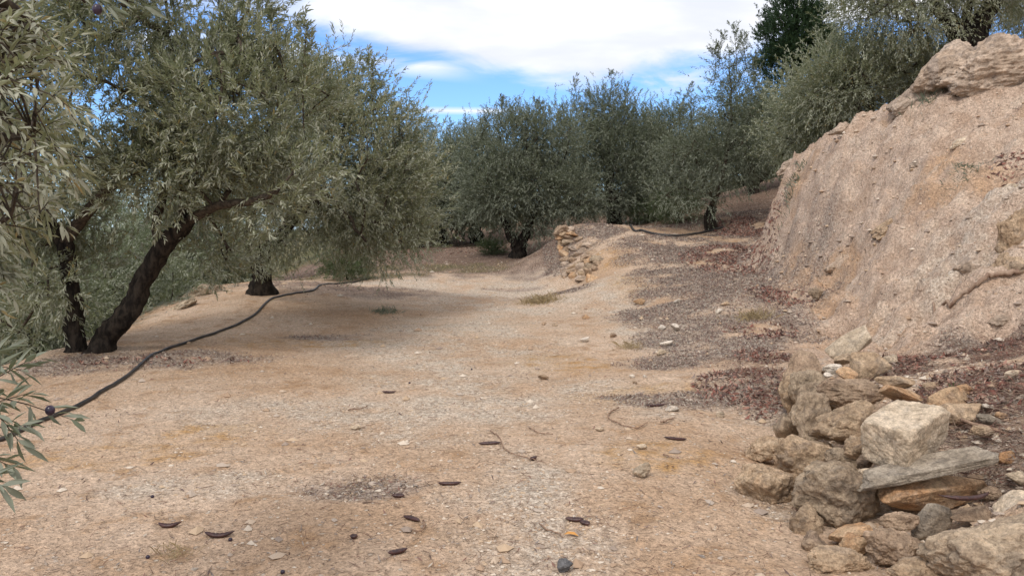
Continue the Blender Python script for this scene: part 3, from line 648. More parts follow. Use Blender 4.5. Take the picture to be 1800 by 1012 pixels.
    sb = np.concatenate(sb); sdv = np.concatenate(sdv); sl = np.concatenate(sl)
    if stem:
        V, Fs = stems(sb, sdv, sl, twigr, droop); LB.add(V, Fs)
    LB.build('branches', M_BRANCH, root)
    V, Fc = leaves(rng, sb, sdv, sl, per, L, Wd, droop, hexa, sprad)
    g = zat(V[:, 0], V[:, 1]) + .02; V[:, 2] = np.maximum(V[:, 2], g)
    rb = np.repeat(rng.uniform(0, 1, len(sb)), per); r1 = np.clip(rb * .55 + rng.uniform(0, 1, len(Fc)) * .45, 0, 1)
    r1 = np.where(rng.uniform(0, 1, len(Fc)) < .03, .98, r1 * .9)
    mesh_obj(part, V, Fc, ML[leaf], root, smooth=False, attrs={'rnd': ('FACE', r1)})
    return root
def lob(px, py, Y, rx, ry=None, rz=None):
    c = at(px, py, Y); return (c[0], c[1], c[2], rx, ry or rx, rz or rx)
def pp(*pts): return [at(*p) for p in pts]
def gp(px, py, y0=2.0):
    return hit(px, py, y0)

G_LEFT = 'olive trees along the left edge of the track'
# A: the big forked olive on the left
fa = gp(150, 617); Ya = fa[1]
tree('olive_tree', 'big forked olive tree at left, one dark trunk upright and one leaning', 'tree', None, fa,
     [([fa + [-.12, 0, -.15]] + pp((132, 600, Ya), (128, 540, Ya), (122, 480, Ya), (112, 425, Ya), (65, 372, Ya), (42, 320, Ya)), [.18, .112, .095, .09, .085, .07, .055]),
      ([fa + [.10, 0, -.15]] + pp((185, 592, Ya), (225, 548, Ya - .1), (253, 495, Ya - .1), (292, 430, Ya - .2), (335, 385, Ya - .3)), [.19, .122, .11, .106, .10, .075])],
     [(pp((112, 425, Ya), (150, 378, Ya), (200, 320, Ya - .1), (245, 245, Ya - .2), (268, 190, Ya - .2)), [.085, .075, .065, .05, .03]),
      (pp((335, 385, Ya - .3), (385, 362, Ya - .5), (440, 356, Ya - .7), (485, 338, Ya - .9)), [.065, .05, .045, .03]),
      (pp((285, 440, Ya - .2), (275, 390, Ya), (300, 300, Ya), (308, 180, Ya), (300, 80, Ya), (290, -40, Ya)), [.06, .055, .045, .03, .02, .012]),
      (pp((320, 395, Ya - .3), (325, 280, Ya), (345, 165, Ya), (415, 112, Ya), (455, 88, Ya)), [.05, .04, .03, .02, .012]),
      (pp((42, 320, Ya), (20, 220, Ya), (-30, 100, Ya)), [.06, .045, .02])],
     [lob(160, 170, Ya, 1.6, 1.5, 1.2), lob(400, 190, Ya - .2, 1.1, 1.3, 1.0), lob(470, 320, Ya - .6, .75, .9, .55), lob(40, 330, Ya + .1, 1.1, 1.2, .9),
      lob(270, 10, Ya, 1.5, 1.4, 1.0), lob(320, 300, Ya, 1.0, 1.3, .65), lob(520, 170, Ya + .6, .55, .8, .55), lob(400, 420, Ya + .4, .55, .6, .3), lob(70, 460, Ya + .3, .8, .8, .45), lob(110, 490, Ya - .3, .45, .5, .4), lob(235, 425, Ya + .2, .65, .6, .32), lob(350, 440, Ya + .2, .7, .6, .34), lob(30, 560, Ya + .8, .6, .6, .4)],
     spires=[at(300, -30, Ya), at(540, 35, Ya), at(420, 0, Ya), at(480, 20, Ya), at(380, -20, Ya), at(190, -10, Ya)],
     seed=11, leaf='near', nclus=215, shoots=38, per=16, L=.076, Wd=.0165, slen=(.16, .34), hexa=True, sig=.21, hang=.35, upb=.6, droop=.03, shrink=.12, r0=.0095)
# B: second olive, foliage hanging to the ground beside the track
fb = gp(460, 517); Yb = fb[1]
tree('olive_tree', 'olive tree with short flared trunk at the hose bend, foliage sweeping to the ground', 'tree', None, fb,
     [([fb + [0, 0, -.15]] + pp((462, 500, Yb), (457, 470, Yb), (450, 440, Yb - .1), (440, 400, Yb - .3)), [.30, .20, .155, .125, .09]),
      (pp((457, 465, Yb), (480, 425, Yb - .3), (520, 385, Yb - .9)), [.12, .10, .08])],
     [(pp((520, 385, Yb - .9), (560, 345, Yb - 1.6), (600, 365, Yb - 2.2), (640, 425, Yb - 2.6)), [.09, .06, .04, .02]),
      (pp((500, 400, Yb - .6), (560, 300, Yb - 1.4), (620, 200, Yb - 1.8)), [.09, .06, .02]),
      (pp((440, 400, Yb - .3), (450, 300, Yb - .8), (500, 180, Yb - 1.5)), [.09, .06, .02])],
     [lob(600, 300, Yb - 2.2, 1.35, 1.3, 1.3), lob(520, 220, Yb - 1.6, 1.2, 1.3, 1.2), lob(665, 370, Yb - 1.6, .9, 1.0, .9), lob(700, 330, Yb - .8, .75, .8, .9), lob(695, 250, Yb - 1, .65, .7, .7), lob(690, 430, Yb - .6, .7, .7, .6), lob(590, 430, Yb - 1.2, .9, 1.0, .5),
      lob(640, 215, Yb - 1.4, .9, 1.0, .75), lob(500, 400, Yb - .6, 1.1, 1.0, .6), lob(590, 150, Yb - 1.6, .7, .8, .5)],
     spires=[at(640, 95, Yb - 1.6), at(690, 180, Yb - 1.4), at(610, 110, Yb - 1.6), at(570, 100, Yb - 1.6), at(665, 130, Yb - 1.5), at(715, 215, Yb - 1.2), at(655, 100, Yb - 2)],
     seed=12, leaf='near', nclus=205, shoots=36, per=14, L=.076, Wd=.0185, slen=(.20, .40), sig=.24, hang=.55, upb=.55, droop=.06, shrink=.15)
# C: dark-stemmed olive behind, and the small one left of it
fc = gp(395, 503, 10)
fc = at(395, 508, 20.5); fc[2] = zat(fc[0], fc[1])[0]
tree('olive_tree', 'olive tree with two dark slanting stems just beyond the pale rock on the left edge', 'tree', None, fc,
     [([fc + [0, 0, -.2]] + pp((385, 480, 20.5), (405, 440, 20.3), (440, 400, 20)), [.26, .2, .17, .1]), ([fc + [.1, 0, -.2]] + pp((380, 470, 20.5), (360, 420, 20.7)), [.2, .13, .09])], [],
     [lob(380, 360, 20.5, 1.9, 1.7, 1.2), lob(470, 290, 21, 1.6, 1.5, 1.5), lob(320, 280, 20.5, 1.6, 1.5, 1.4), lob(420, 440, 21, 1.4, 1.0, .45)],
     seed=13, leaf='mid', nclus=120, shoots=26, per=12, L=.085, Wd=.021, slen=(.25, .5), sig=.32, hang=.8, stem=False)
# olives on the lower terrace, beyond the edge
G_LOW = 'olive trees on the lower terrace beyond the left edge'
for i, (px, py, Y, r_, lab) in enumerate([
        (40, 540, 13.0, 1.5, 'pale green olive on the lower terrace, seen left of the upright dark trunk'),
        (205, 500, 15.5, 1.7, 'olive tree below the edge, showing in the gap of the forked trunk'),
        (330, 440, 19.0, 1.7, 'olive tree below the edge, right of the leaning trunk and left of the pale rock'),
        (150, 420, 24.0, 2.4, 'far olive on the lower terrace, behind the forked trunk'),
        (-20, 430, 20.0, 2.2, 'lower terrace olive at the left border of the picture'),
        (290, 360, 30.0, 2.8, 'farthest lower olive, glimpsed through the branches of the forked tree')]):
    c = at(px, py, Y); g = zat(c[0], c[1])[0]; f0 = np.array([c[0], c[1], g])
    tree('olive_tree', lab, 'tree', G_LOW, f0, [([f0 - [0, 0, .2], f0 + [.1, 0, .5], (f0 + c) / 2 + [.1, 0, .2], c], [.2, .15, .12, .07])], [],
         [(c[0], c[1], c[2], r_, r_, r_ * .72), (c[0] + r_ * .5, c[1] - .3, c[2] - .3 * r_, r_ * .7, r_ * .7, r_ * .5), (c[0] - r_ * .6, c[1], c[2] + .2 * r_, r_ * .7, r_ * .7, r_ * .5), (c[0], c[1] + .5, c[2] - .6 * r_, r_ * .9, r_ * .9, r_ * .5)],
         seed=30 + i, leaf='low', nclus=90, shoots=26, per=12, L=.085 + .001 * Y, Wd=.024 + .0003 * Y, slen=(.25, .5), sig=.30, hang=.5, stem=False)
# the row across the back
G_ROW = 'olive trees standing across the back of the track'
def row_tree(label, foot, trunks, limbs, lobes, spires, seed, leaf='mid', ncl=185, Lf=1.0, group=G_ROW, sh=30, **kw):
    a = dict(seed=seed, leaf=leaf, nclus=ncl, shoots=sh, per=12, L=.080 * Lf, Wd=.021 * Lf, slen=(.24, .46), sig=.30, hang=.7, stem=False, droop=.1, upb=.6); a.update(kw)
    return tree('olive_tree', label, 'tree', group, foot, trunks, limbs, lobes, spires, **a)
# D left centre
fd = gp(772, 432, 15); Y = fd[1]
row_tree('narrow dark trunked olive at the far end of the track, left of the forked one', fd, [([fd - [0, 0, .2]] + pp((775, 415, Y), (768, 395, Y), (775, 360, Y)), [.30, .18, .14, .1]), ], [],
     [lob(790, 330, Y, 1.6, 1.5, 1.3), lob(760, 270, Y, 1.5, 1.5, 1.1), lob(830, 270, Y, 1.4, 1.4, 1.1), lob(720, 340, Y, 1.2, 1.3, 1.2)],
     [at(790, 212, Y), at(820, 205, Y), at(760, 225, Y), at(735, 200, Y), at(850, 220, Y)], 41)
# E centre, forked
fe = gp(912, 452, 15); Y = fe[1]
row_tree('round olive tree on a dark Y-shaped trunk left of the dry stone wall', fe, [([fe - [0, 0, .2]] + pp((912, 440, Y), (905, 425, Y), (893, 405, Y), (880, 370, Y)), [.30, .22, .17, .11, .07]), (pp((914, 445, Y), (922, 420, Y), (932, 395, Y), (950, 350, Y)), [.20, .14, .10, .06])], [],
     [lob(910, 320, Y, 1.7, 1.6, 1.2), lob(850, 350, Y - .2, 1.0, 1.1, .8), lob(980, 340, Y, 1.3, 1.3, .95), lob(890, 250, Y, 1.2, 1.3, 1.0), lob(960, 250, Y, 1.2, 1.3, 1.0), lob(940, 390, Y, .9, 1.0, .35), lob(840, 300, Y, .8, .8, .7)],
     [at(885, 170, Y), at(905, 190, Y), at(945, 175, Y), at(925, 195, Y), at(985, 190, Y), at(860, 200, Y), at(835, 235, Y)], 42, ncl=290)
# F behind the wall
c = at(1080, 400, 25.5); ff = np.array([c[0], c[1], zat(c[0], c[1])[0]]); Y = 25.5
row_tree('tall dense dark olive rising behind the upper end of the dry stone wall', ff, [([ff - [0, 0, .2]] + pp((1080, 370, Y), (1070, 330, Y), (1075, 270, Y)), [.3, .2, .16, .1])], [],
     [lob(1070, 310, Y, 1.7, 1.6, 1.5), lob(1030, 250, Y, 1.3, 1.3, 1.2), lob(1100, 250, Y, 1.3, 1.3, 1.3), lob(1020, 350, Y - .3, 1.2, 1.2, .8), lob(1120, 350, Y, 1.1, 1.1, .8), lob(1065, 200, Y, .8, .9, .8)],
     [at(1012, 140, Y), at(1035, 165, Y), at(1075, 128, Y), at(1100, 150, Y), at(1060, 160, Y), at(1090, 175, Y), at(990, 185, Y)], 43, 'mid', 270)
# F2 right of it
c = at(1175, 390, 27); f2 = np.array([c[0], c[1], zat(c[0], c[1])[0]]); Y = 27
row_tree('olive tree filling the back between the tall dense one and the spindly one', f2, [([f2 - [0, 0, .2]] + pp((1175, 360, Y), (1170, 320, Y)), [.25, .16, .1])], [],
     [lob(1170, 300, Y, 1.6, 1.5, 1.3), lob(1190, 230, Y, 1.2, 1.2, 1.0), lob(1140, 250, Y, 1.0, 1.0, .9)], [at(1160, 185, Y), at(1195, 165, Y), at(1215, 150, Y), at(1135, 200, Y)], 44, 'mid', 190)
# G the spindly tall one
fg = gp(1252, 404, 15); Y = fg[1]
row_tree('tall spindly young olive on a thin dark trunk with the hose end at its foot', fg, [([fg - [0, 0, .15]] + pp((1248, 385, Y), (1252, 362, Y)), [.17, .14, .13, .12])],
     [(pp((1252, 362, Y), (1270, 310, Y), (1280, 250, Y), (1285, 190, Y), (1282, 120, Y)), [.09, .07, .055, .035, .015]), (pp((1255, 355, Y), (1235, 310, Y), (1215, 260, Y)), [.05, .035, .02]), (pp((1278, 270, Y), (1310, 220, Y), (1335, 190, Y)), [.04, .03, .015])],
     [lob(1275, 270, Y, 1.2, 1.2, 1.1), lob(1210, 270, Y, .9, .9, .9), lob(1320, 240, Y, .9, 1.0, 1.0), lob(1285, 180, Y, .7, .7, .8), lob(1195, 335, Y - .4, .95, .9, .55), lob(1240, 345, Y - .3, .5, .6, .3), lob(1285, 120, Y, .45, .45, .6)],
     [at(1288, 42, Y), at(1270, 60, Y), at(1305, 62, Y), at(1325, 95, Y), at(1255, 85, Y), at(1290, 90, Y), at(1330, 140, Y), at(1215, 165, Y), at(1195, 190, Y), at(1350, 150, Y)], 45, 'mid', 120, sh=28, spire_len=1.0)
# H behind it, leaning limbs
c = at(1325, 330, 26); fh = np.array([c[0], c[1], zat(c[0], c[1])[0]]); Y = 26
row_tree('olive tree with low forking limbs where the embankment meets the back row', fh, [([fh - [0, 0, .2]] + pp((1325, 320, Y), (1322, 290, Y), (1330, 250, Y)), [.2, .16, .12, .08]), (pp((1325, 325, Y), (1350, 300, Y), (1385, 265, Y)), [.15, .11, .07])], [],
     [lob(1370, 215, Y, 1.6, 1.6, .9), lob(1420, 235, Y, 1.4, 1.4, .9), lob(1330, 215, Y, 1.0, 1.2, .9), lob(1360, 290, Y + 1, .9, .9, .35)],
     [at(1350, 140, Y), at(1385, 150, Y)], 46, 'mid', 200)
# J: behind the ridge
G_UP = 'olive trees above the embankment'
c = at(1530, 205, 17.5); fj = np.array([c[0], c[1], zat(c[0], c[1])[0]]); Y = 17.5
row_tree('olive tree just behind the embankment ridge, its leaning trunk showing over the slope', fj, [([fj - [0, 0, .2]] + pp((1528, 190, Y), (1518, 165, Y), (1500, 140, Y)), [.15, .12, .1, .07])], [],
     [lob(1485, 155, Y, 1.2, 1.4, .85), lob(1560, 130, Y + .5, 1.2, 1.2, .7), lob(1440, 190, Y + 1, .9, 1.1, .75), lob(1620, 110, Y + 1, .9, 1.0, .5), lob(1500, 110, Y + .6, .8, 1.0, .5), lob(1400, 245, Y + 1.5, .8, .8, .6)],
     [at(1455, 110, Y), at(1520, 60, Y), at(1490, 90, Y)], 47, 'near', 230, group=G_UP)
# K: big one top right behind the boulder
c = at(1715, 80, 16.2); fk = np.array([c[0], c[1], zat(c[0], c[1])[0]]); Y = 16.2
row_tree('large dark limbed olive behind the boulder at top right', fk, [([fk - [0, 0, .2]] + pp((1710, 90, Y), (1690, 65, Y), (1668, 35, Y), (1640, 10, Y)), [.32, .26, .2, .15, .10]), (pp((1705, 90, Y), (1720, 50, Y), (1745, 0, Y), (1760, -60, Y)), [.26, .2, .16, .10]), (pp((1690, 70, Y), (1696, 40, Y), (1705, -10, Y)), [.12, .09, .06])], [],
     [lob(1585, 30, Y, 1.4, 1.5, .6), lob(1510, 30, Y + .5, .7, 1.0, .45), lob(1650, -60, Y, 2.0, 2.0, 1.1), lob(1800, -60, Y, 1.6, 1.6, 1.0), lob(1600, -120, Y, 1.8, 1.8, 1.2)], [], 48, 'near', 230, group=G_UP)
c = at(1830, 75, 18); fl = np.array([c[0], c[1], zat(c[0], c[1])[0]]); Y = 18
row_tree('olive crown at the top right corner beyond the boulder', fl, [([fl - [0, 0, .2]] + pp((1835, 40, Y), (1830, -20, Y)), [.25, .16, .1])], [],
     [lob(1800, 25, Y, 1.2, 1.2, .6), lob(1870, -20, Y, 1.5, 1.5, 1.2), lob(1800, 0, Y + 1.5, .8, 1.0, .6)], [], 49, 'near', 80, group=G_UP)
# the dark pine
c = at(1395, 260, 44); fp = np.array([c[0], c[1], zat(c[0], c[1])[0]]); Y = 44
tree('pine_tree', 'dark green pine tree rising behind the olives at the top right of the sky', 'tree', None, fp, [([fp - [0, 0, .3]] + pp((1395, 200, Y), (1398, 100, Y), (1400, 20, Y)), [.4, .3, .22, .1])], [],
     [lob(1395, 60, Y, 1.9, 1.9, 2.0), lob(1365, 100, Y, 1.4, 1.4, 1.2), lob(1425, 40, Y, 1.3, 1.3, 1.3), lob(1370, 50, Y, 1.1, 1.0, .8), lob(1395, 10, Y, 1.1, 1.0, .9), lob(1380, 150, Y, 1.2, 1.2, .9), lob(1440, 100, Y, 1.4, 1.4, 1.5), lob(1405, -15, Y, .6, .6, .6)],
     seed=50, leaf='pine', nclus=110, shoots=34, per=14, L=.16, Wd=.05, slen=(.25, .5), sig=.3, upb=.7, stem=False, droop=0, inner=.6, r0=.012, part='needles')
# far filler row
for i, (px, top, Y, lab) in enumerate([(700, 240, 38, 'farthest olive showing between the hanging foliage and the narrow trunk'), (850, 235, 40, 'farthest olive peeping between the narrow trunk and the round crown'),
        (1000, 225, 38, 'farthest olive behind the round crown and the tall dense one'), (1130, 215, 38, 'farthest olive behind the gap beside the tall dense crown'), (1240, 215, 36, 'farthest olive behind the spindly young one'), (1545, 110, 32, 'olive crown high behind the ridge olive'), (600, 260, 36, 'far olive hidden behind the sweeping pale foliage'),
        (1320, 235, 34, 'far olive seen through the low forking limbs'), (728, 285, 29, 'low far olive closing the gap right of the sweeping foliage'), (838, 290, 31, 'low far olive left of the round crown, behind its dark undergrowth')]):
    c0 = at(px, top, Y); g = zat(c0[0], c0[1])[0]; hgt = c0[2] - g; f0 = np.array([c0[0], c0[1], g]); r_ = 2.3
    row_tree(lab, f0, [([f0 - [0, 0, .2], f0 + [0, 0, .8], f0 + [.1, 0, hgt * .5]], [.3, .2, .12])], [],
        [(f0[0], f0[1], g + hgt * .55, r_, r_, hgt * .42), (f0[0] - 1.4, f0[1], g + hgt * .36, 1.6, 1.6, hgt * .36), (f0[0] + 1.5, f0[1], g + hgt * .4, 1.6, 1.5, hgt * .33)],
        [(f0[0] + dx, f0[1], g + hgt * k) for dx, k in ((-.6, 1), (.1, 1.06), (.9, .98))], 60 + i, 'dark' if i % 2 else 'mid', 100, 1.6, sh=24, group='far olive trees behind the back row')
# low shrubs
def shrub(label, px, py, r_, rz, seed, leaf='bush', n=26, y0=5.0, Lf=1.0, name='shrub'):
    f0 = gp(px, py, y0)
    return tree(name, label, 'shrub', None, f0, [([f0 - [0, 0, .05], f0 + [0, 0, rz * .6]], [.03, .015])], [], [(f0[0], f0[1], f0[2] + rz * .6, r_, r_, rz * .8)], seed=seed, leaf=leaf, nclus=n, shoots=22, per=10,
                L=.05 * Lf, Wd=.016 * Lf, slen=(.12, .28), sig=r_ * .2, stem=False, r0=.004)
shrub('dark green low shrub under the sweeping foliage of the second olive', 610, 492, .75, .55, 71, n=50)
shrub('bushy dark green undergrowth beneath the round crown, left of its trunk', 865, 447, .55, .30, 72, y0=12)
shrub('green shrub at the foot of the dense dark olive, left of the spindly trunk', 1190, 392, .9, .8, 73, n=50, y0=12)
shrub('small dark shrub under the back row between the wall top and the hose', 1140, 392, .8, .5, 74, n=34, y0=12)
# ---------------------------------------------------------------- rocks
_ico = {}
def ico(n):
    if n not in _ico:
        bm = bmesh.new(); bmesh.ops.create_icosphere(bm, subdivisions=n, radius=1)
        _ico[n] = (np.array([v.co[:] for v in bm.verts]), np.array([[v.index for v in f.verts] for f in bm.faces])); bm.free()
    return _ico[n]
def rotm(rx, ry, rz):
    return np.array((Matrix.Rotation(R(rz), 3, 'Z') @ Matrix.Rotation(R(ry), 3, 'Y') @ Matrix.Rotation(R(rx), 3, 'X')))
def rock_shape(seed, kind, sub=5):
    """unit-ish rock: rounded pitted ('round'), broken with flat faces ('ang'), quarried block ('box')"""
    rng = np.random.RandomState(seed); D, Fc = ico(sub)
    if kind == 'round': N_ = unit_rand(rng, 16); dd = rng.uniform(.72, 1.0, 16); p = 9; am, fr = .17, 1.7
    elif kind == 'ang': N_ = unit_rand(rng, 12); dd = rng.uniform(.58, 1.0, 12); p = 26; am, fr = .045, 2.3
    else:
        N_ = np.vstack([np.eye(3), -np.eye(3)]); N_ = nrm(N_ + rng.normal(0, .13, N_.shape)); N_ = np.vstack([N_, unit_rand(rng, 4)])
        dd = np.concatenate([rng.uniform(.82, 1, 6), rng.uniform(1.1, 1.25, 4)]); p = 34; am, fr = .035, 2.5
    dots = np.maximum(D @ N_.T, 0) / dd; r = 1 / np.maximum((dots ** p).sum(1), 1e-6) ** (1 / p)
    V = D * np.minimum(r, 1.6)[:, None]
    o = rng.uniform(0, 90, 3)
    V = V * (1 + am * fbm(V * fr + o, 4, .55) + (.05 * fbm(V * 7 + o, 3, .6) if kind == 'round' else .015 * fbm(V * 9 + o, 3)))[:, None]
    if kind == 'round': V = V * (1 - .10 * np.clip(fbm(V * 3.4 + o + 7, 2), .1, 1))[:, None]
    lo, hi = V.min(0), V.max(0); return (V - (lo + hi) / 2) / (hi - lo), Fc
def rock(label, px, py, Y, w_, h_, kind='round', mat='tan', roll=0, dep=.8, yaw=0, pit=0, seed=None, group=None, name='rock', sub=5, sink=None):
    """px,py centre and w_,h_ size in photograph pixels, Y distance ahead: real size follows"""
    global _seed; _seed += 1
    c = at(px, py, Y); k = Y / F
    V, Fc = rock_shape(seed if seed is not None else _seed, kind, sub)
    V = (V * np.array([w_ * k, dep * (w_ + h_) / 2 * k, h_ * k])) @ rotm(pit, 0, 0).T @ rotm(0, roll, 0).T @ rotm(0, 0, yaw).T
    if sink is not None:      # rest it on the ground
        c = hit(px, py + h_ * .35); V = V * (c[1] / Y); c = c + [0, 0, -V[:, 2].min() - sink]
    o = mesh_obj(name, V + c, Fc, MR[mat], loc=c)
    return tag(o, label, 'rock', group)
_seed = 100
for q in PILE:
    lab, px, py, Y, w_, h_, kd, mt, rl, dp = q[:10]; big = w_ > 60
    rock(lab, px, py, Y, w_ * 1.07, h_ * 1.07, kd, mt, rl, dp, q[10], pit=(4 if kd == 'box' else 0), group=GW, sub=6 if w_ > 90 else 5, name='wall_stone')
# the long flat slab, tilted up to the right
rock('long thin flat slab tilted up to the right below the squared block', 1622, 824, 4.08, 246, 26, 'box', 'slate', -14.5, .5, -4, 2, seed=77, group=GW, sub=6, name='wall_stone')

# boulder crowning the embankment, and smaller outcrops
def big_rock(label, px, py, Y, w_, h_, dep, seed, roll=0, mat='outcrop', kind='round', name='boulder', sub=6, cat='boulder', yaw=0):
    o = rock(label, px, py, Y, w_, h_, kind, mat, roll, dep, seed=seed, name=name, sub=sub, yaw=yaw); o['category'] = cat; return o
big_rock('huge weathered brown boulder crowning the embankment at top right', 1765, 138, 12.5, 235, 150, .8, 311, -10, sub=7)
big_rock('sloping tan brown rock face leading up to the huge crowning boulder', 1668, 128, 12.8, 140, 84, .8, 312, -40, name='rock_ledge', cat='rock')
big_rock('low brown rock ledge stepping down left of the huge crowning boulder', 1606, 172, 13.1, 110, 46, .9, 313, -38, name='rock_ledge', cat='rock')
big_rock('jutting dark ledge of rock halfway down the embankment ridge', 1392, 290, 16.6, 66, 22, 1.2, 303, -24, name='rock_ledge', cat='rock')
big_rock('small rock knob on the embankment ridge', 1474, 228, 14.2, 38, 20, 1, 304, -18, name='rock_ledge', cat='rock')
big_rock('clayey tan rock lump at the right border above the tumbled wall', 1800, 430, 8.8, 120, 130, .6, 305, -20, 'tan', name='rock_lump', cat='rock')
for lab, px, py, w_, h_, mt, sd_, rl in (('crumbly brown rock at the right border just above the snaking root', 1778, 470, 74, 52, 'tan', 321, -30), ('brown crumbly lump left of the snaking root', 1712, 468, 60, 34, 'outcrop', 322, -20),
        ('small dark overhanging rock halfway up the embankment', 1615, 288, 34, 20, 'outcrop', 323, -30), ('tan rock nub low on the embankment, left of the grey dome stone row', 1465, 470, 40, 20, 'outcrop', 324, -20),
        ('orange-tan rock nub in the middle of the embankment face', 1560, 400, 70, 30, 'tan', 325, -34), ('brown rock nub near the embankment foot above the slanting pointed stone', 1450, 572, 46, 20, 'outcrop', 326, -16),
        ('flat pale rock set in the embankment under the crowning boulder', 1690, 250, 46, 16, 'pale', 327, -24), ('brown rock at the right border below the snaking root', 1770, 560, 70, 26, 'outcrop', 328, -12), ('flat buff rock set high on the embankment, right border', 1775, 330, 40, 14, 'pale', 329, -14)):
    o = gp(px, py); big_rock(lab, px, py, o[1] + .08, w_, h_, 1.1, sd_, rl, mt, name='embedded_rock', cat='rock', sub=5)
o = gp(350, 517); big_rock('pale crusted rock on the left edge, left of the second trunk', 352, 519, o[1] , 76, 38, 1.1, 306, -14, 'pale', name='edge_rock', cat='rock', sub=5)
o = gp(404, 513); big_rock('small pale stone between the edge rock and the second trunk', 404, 513, o[1], 17, 9, 1, 307, 0, 'pale', name='edge_rock', cat='rock', sub=4)
o = gp(318, 540); big_rock('whitish stony lip running down from the edge rock', 318, 541, o[1], 60, 18, 1.3, 308, -28, 'pale', name='edge_rock', cat='rock', sub=5)

# the far dry stone wall: one thing, its stones are its parts
wb = hit(1010, 500); wall = empty('dry_stone_wall', wb); tag(wall, 'short crumbling dry stone wall of orange-tan rubble holding up the terrace in the middle distance', 'wall')
rng = np.random.RandomState(8)
def wall_stone(px, py, Y, w_, h_, seed, mt, roll, kind):
    V, Fc = rock_shape(seed, kind, 4); k = Y / F
    Y = min(hit(px, py, 12)[1], 20.5) - .02; V = (V * np.array([w_ * k, .9 * w_ * k, h_ * k])) @ rotm(0, roll, 0).T + at(px, py, Y)
    mesh_obj('stone', V, Fc, MR[mt], wall)
for r_ in range(10):
    t = r_ / 9; py = 402 + t * 84
    xl = 974 + 14 * t; xr = 1000 + 44 * math.sin(min(t * 1.5, 1) * 1.57) - 12 * max(0, t - .75) * 4
    x = xl
    while x < xr:
        w_ = rng.uniform(11, 25); dn = (x - xl) / max(xr - xl, 1)
        wall_stone(x + w_ / 2, py + rng.uniform(-3, 3) + 4 * dn, 19.6 - 3.0 * t - 1.6 * dn * (1 - t) - .3 * dn, w_ * 1.3, rng.uniform(12, 20), rng.randint(9999), rng.choice(['brown', 'tan', 'grey', 'outcrop', 'brown', 'outcrop', 'orange']), rng.uniform(-22, 22), rng.choice(['ang', 'round']))
        x += w_ * .82

# loose stones one can point to on the track
LOOSE = [('fist-sized pale stone alone on the track, nearest the tumbled wall', 1128, 829, 36, 27, 'pale', 'round'),
 ('dark grey round stone at the bottom edge of the picture', 993, 997, 30, 26, 'dark', 'round'),
 ('tan pointed stone on the ramp below the ochre patch', 1123, 531, 22, 12, 'orange', 'ang'),
 ('white stone, right of a pair at the edge of the grey litter', 1187, 577, 17, 15, 'white', 'ang'),
 ('whitish stone, left of a pair at the edge of the grey litter', 1163, 576, 15, 10, 'white', 'ang'),
 ('pale stone just below the pair of white stones', 1171, 604, 23, 12, 'white', 'ang'),
 ('buff stone under the pale one, at the left border of the litter', 1162, 620, 19, 12, 'pale', 'ang'),
 ('flat whitish stone in the middle of the track', 1027, 597, 19, 10, 'white', 'ang'),
 ('small brown stone right of the flat whitish one', 1078, 590, 12, 8, 'brown', 'ang'),
 ('tan stone near the centre of the track, above the pods', 955, 663, 20, 10, 'tan', 'ang'),
 ('grey-white stone beside the carob pod at the litter edge', 1182, 718, 27, 12, 'white', 'ang'),
 ('pale stone among the litter, right of the grey-white one', 1266, 729, 17, 12, 'pale', 'round'),
 ('small whitish stone on ochre soil, left of two', 1111, 661, 11, 7, 'white', 'round'),
 ('small whitish stone on ochre soil, right of two', 1134, 662, 9, 6, 'white', 'round'),
 ('little brown stone just below the two whitish ones', 1116, 672, 9, 7, 'brown', 'round'),
 ('small buff stone above the fist-sized pale stone', 1128, 786, 20, 12, 'pale', 'ang'),
 ('pale flat stone beside the curved twig', 1054, 754, 18, 9, 'pale', 'ang'),
 ('white chip among dead leaves below the ramp', 1264, 548, 15, 10, 'white', 'ang'),
 ('cream stone at the upper edge of the grey litter', 1190, 530, 12, 9, 'white', 'ang'),
 ('buff flat stone in the litter, right of the cream stone', 1275, 534, 17, 9, 'tan', 'ang'),
 ('small dark brown stone near the middle of the track', 956, 569, 9, 7, 'brown', 'ang'),
 ('small grey stone right of the dark brown one', 975, 571, 11, 6, 'grey', 'ang'),
 ('reddish stone under the ramp lip', 1030, 557, 13, 9, 'orange', 'ang'),
 ('grey dome of stone sticking out of the embankment foot', 1434, 520, 26, 22, 'grey', 'round'),
 ('tiny white stone near the lower left pods', 342, 998, 12, 8, 'white', 'ang'),
 ('buff stone left of the centre pods', 624, 752, 22, 9, 'pale', 'ang'),
 ('small tan stone on the right, on the twiggy ground beyond the triangular stone', 1568, 633, 26, 16, 'pale', 'ang'),
 ('cream stone in the twigs at the right border', 1783, 661, 34, 14, 'pale', 'ang')]
for lab, px, py, w_, h_, mt, kd in LOOSE:
    rock(lab, px, py, hit(px, py)[1], w_, h_, kd, mt, random.Random(px).uniform(-8, 8), .9, group='loose stones on the track', name='loose_stone', sub=4 if w_ < 24 else 5, sink=.006)

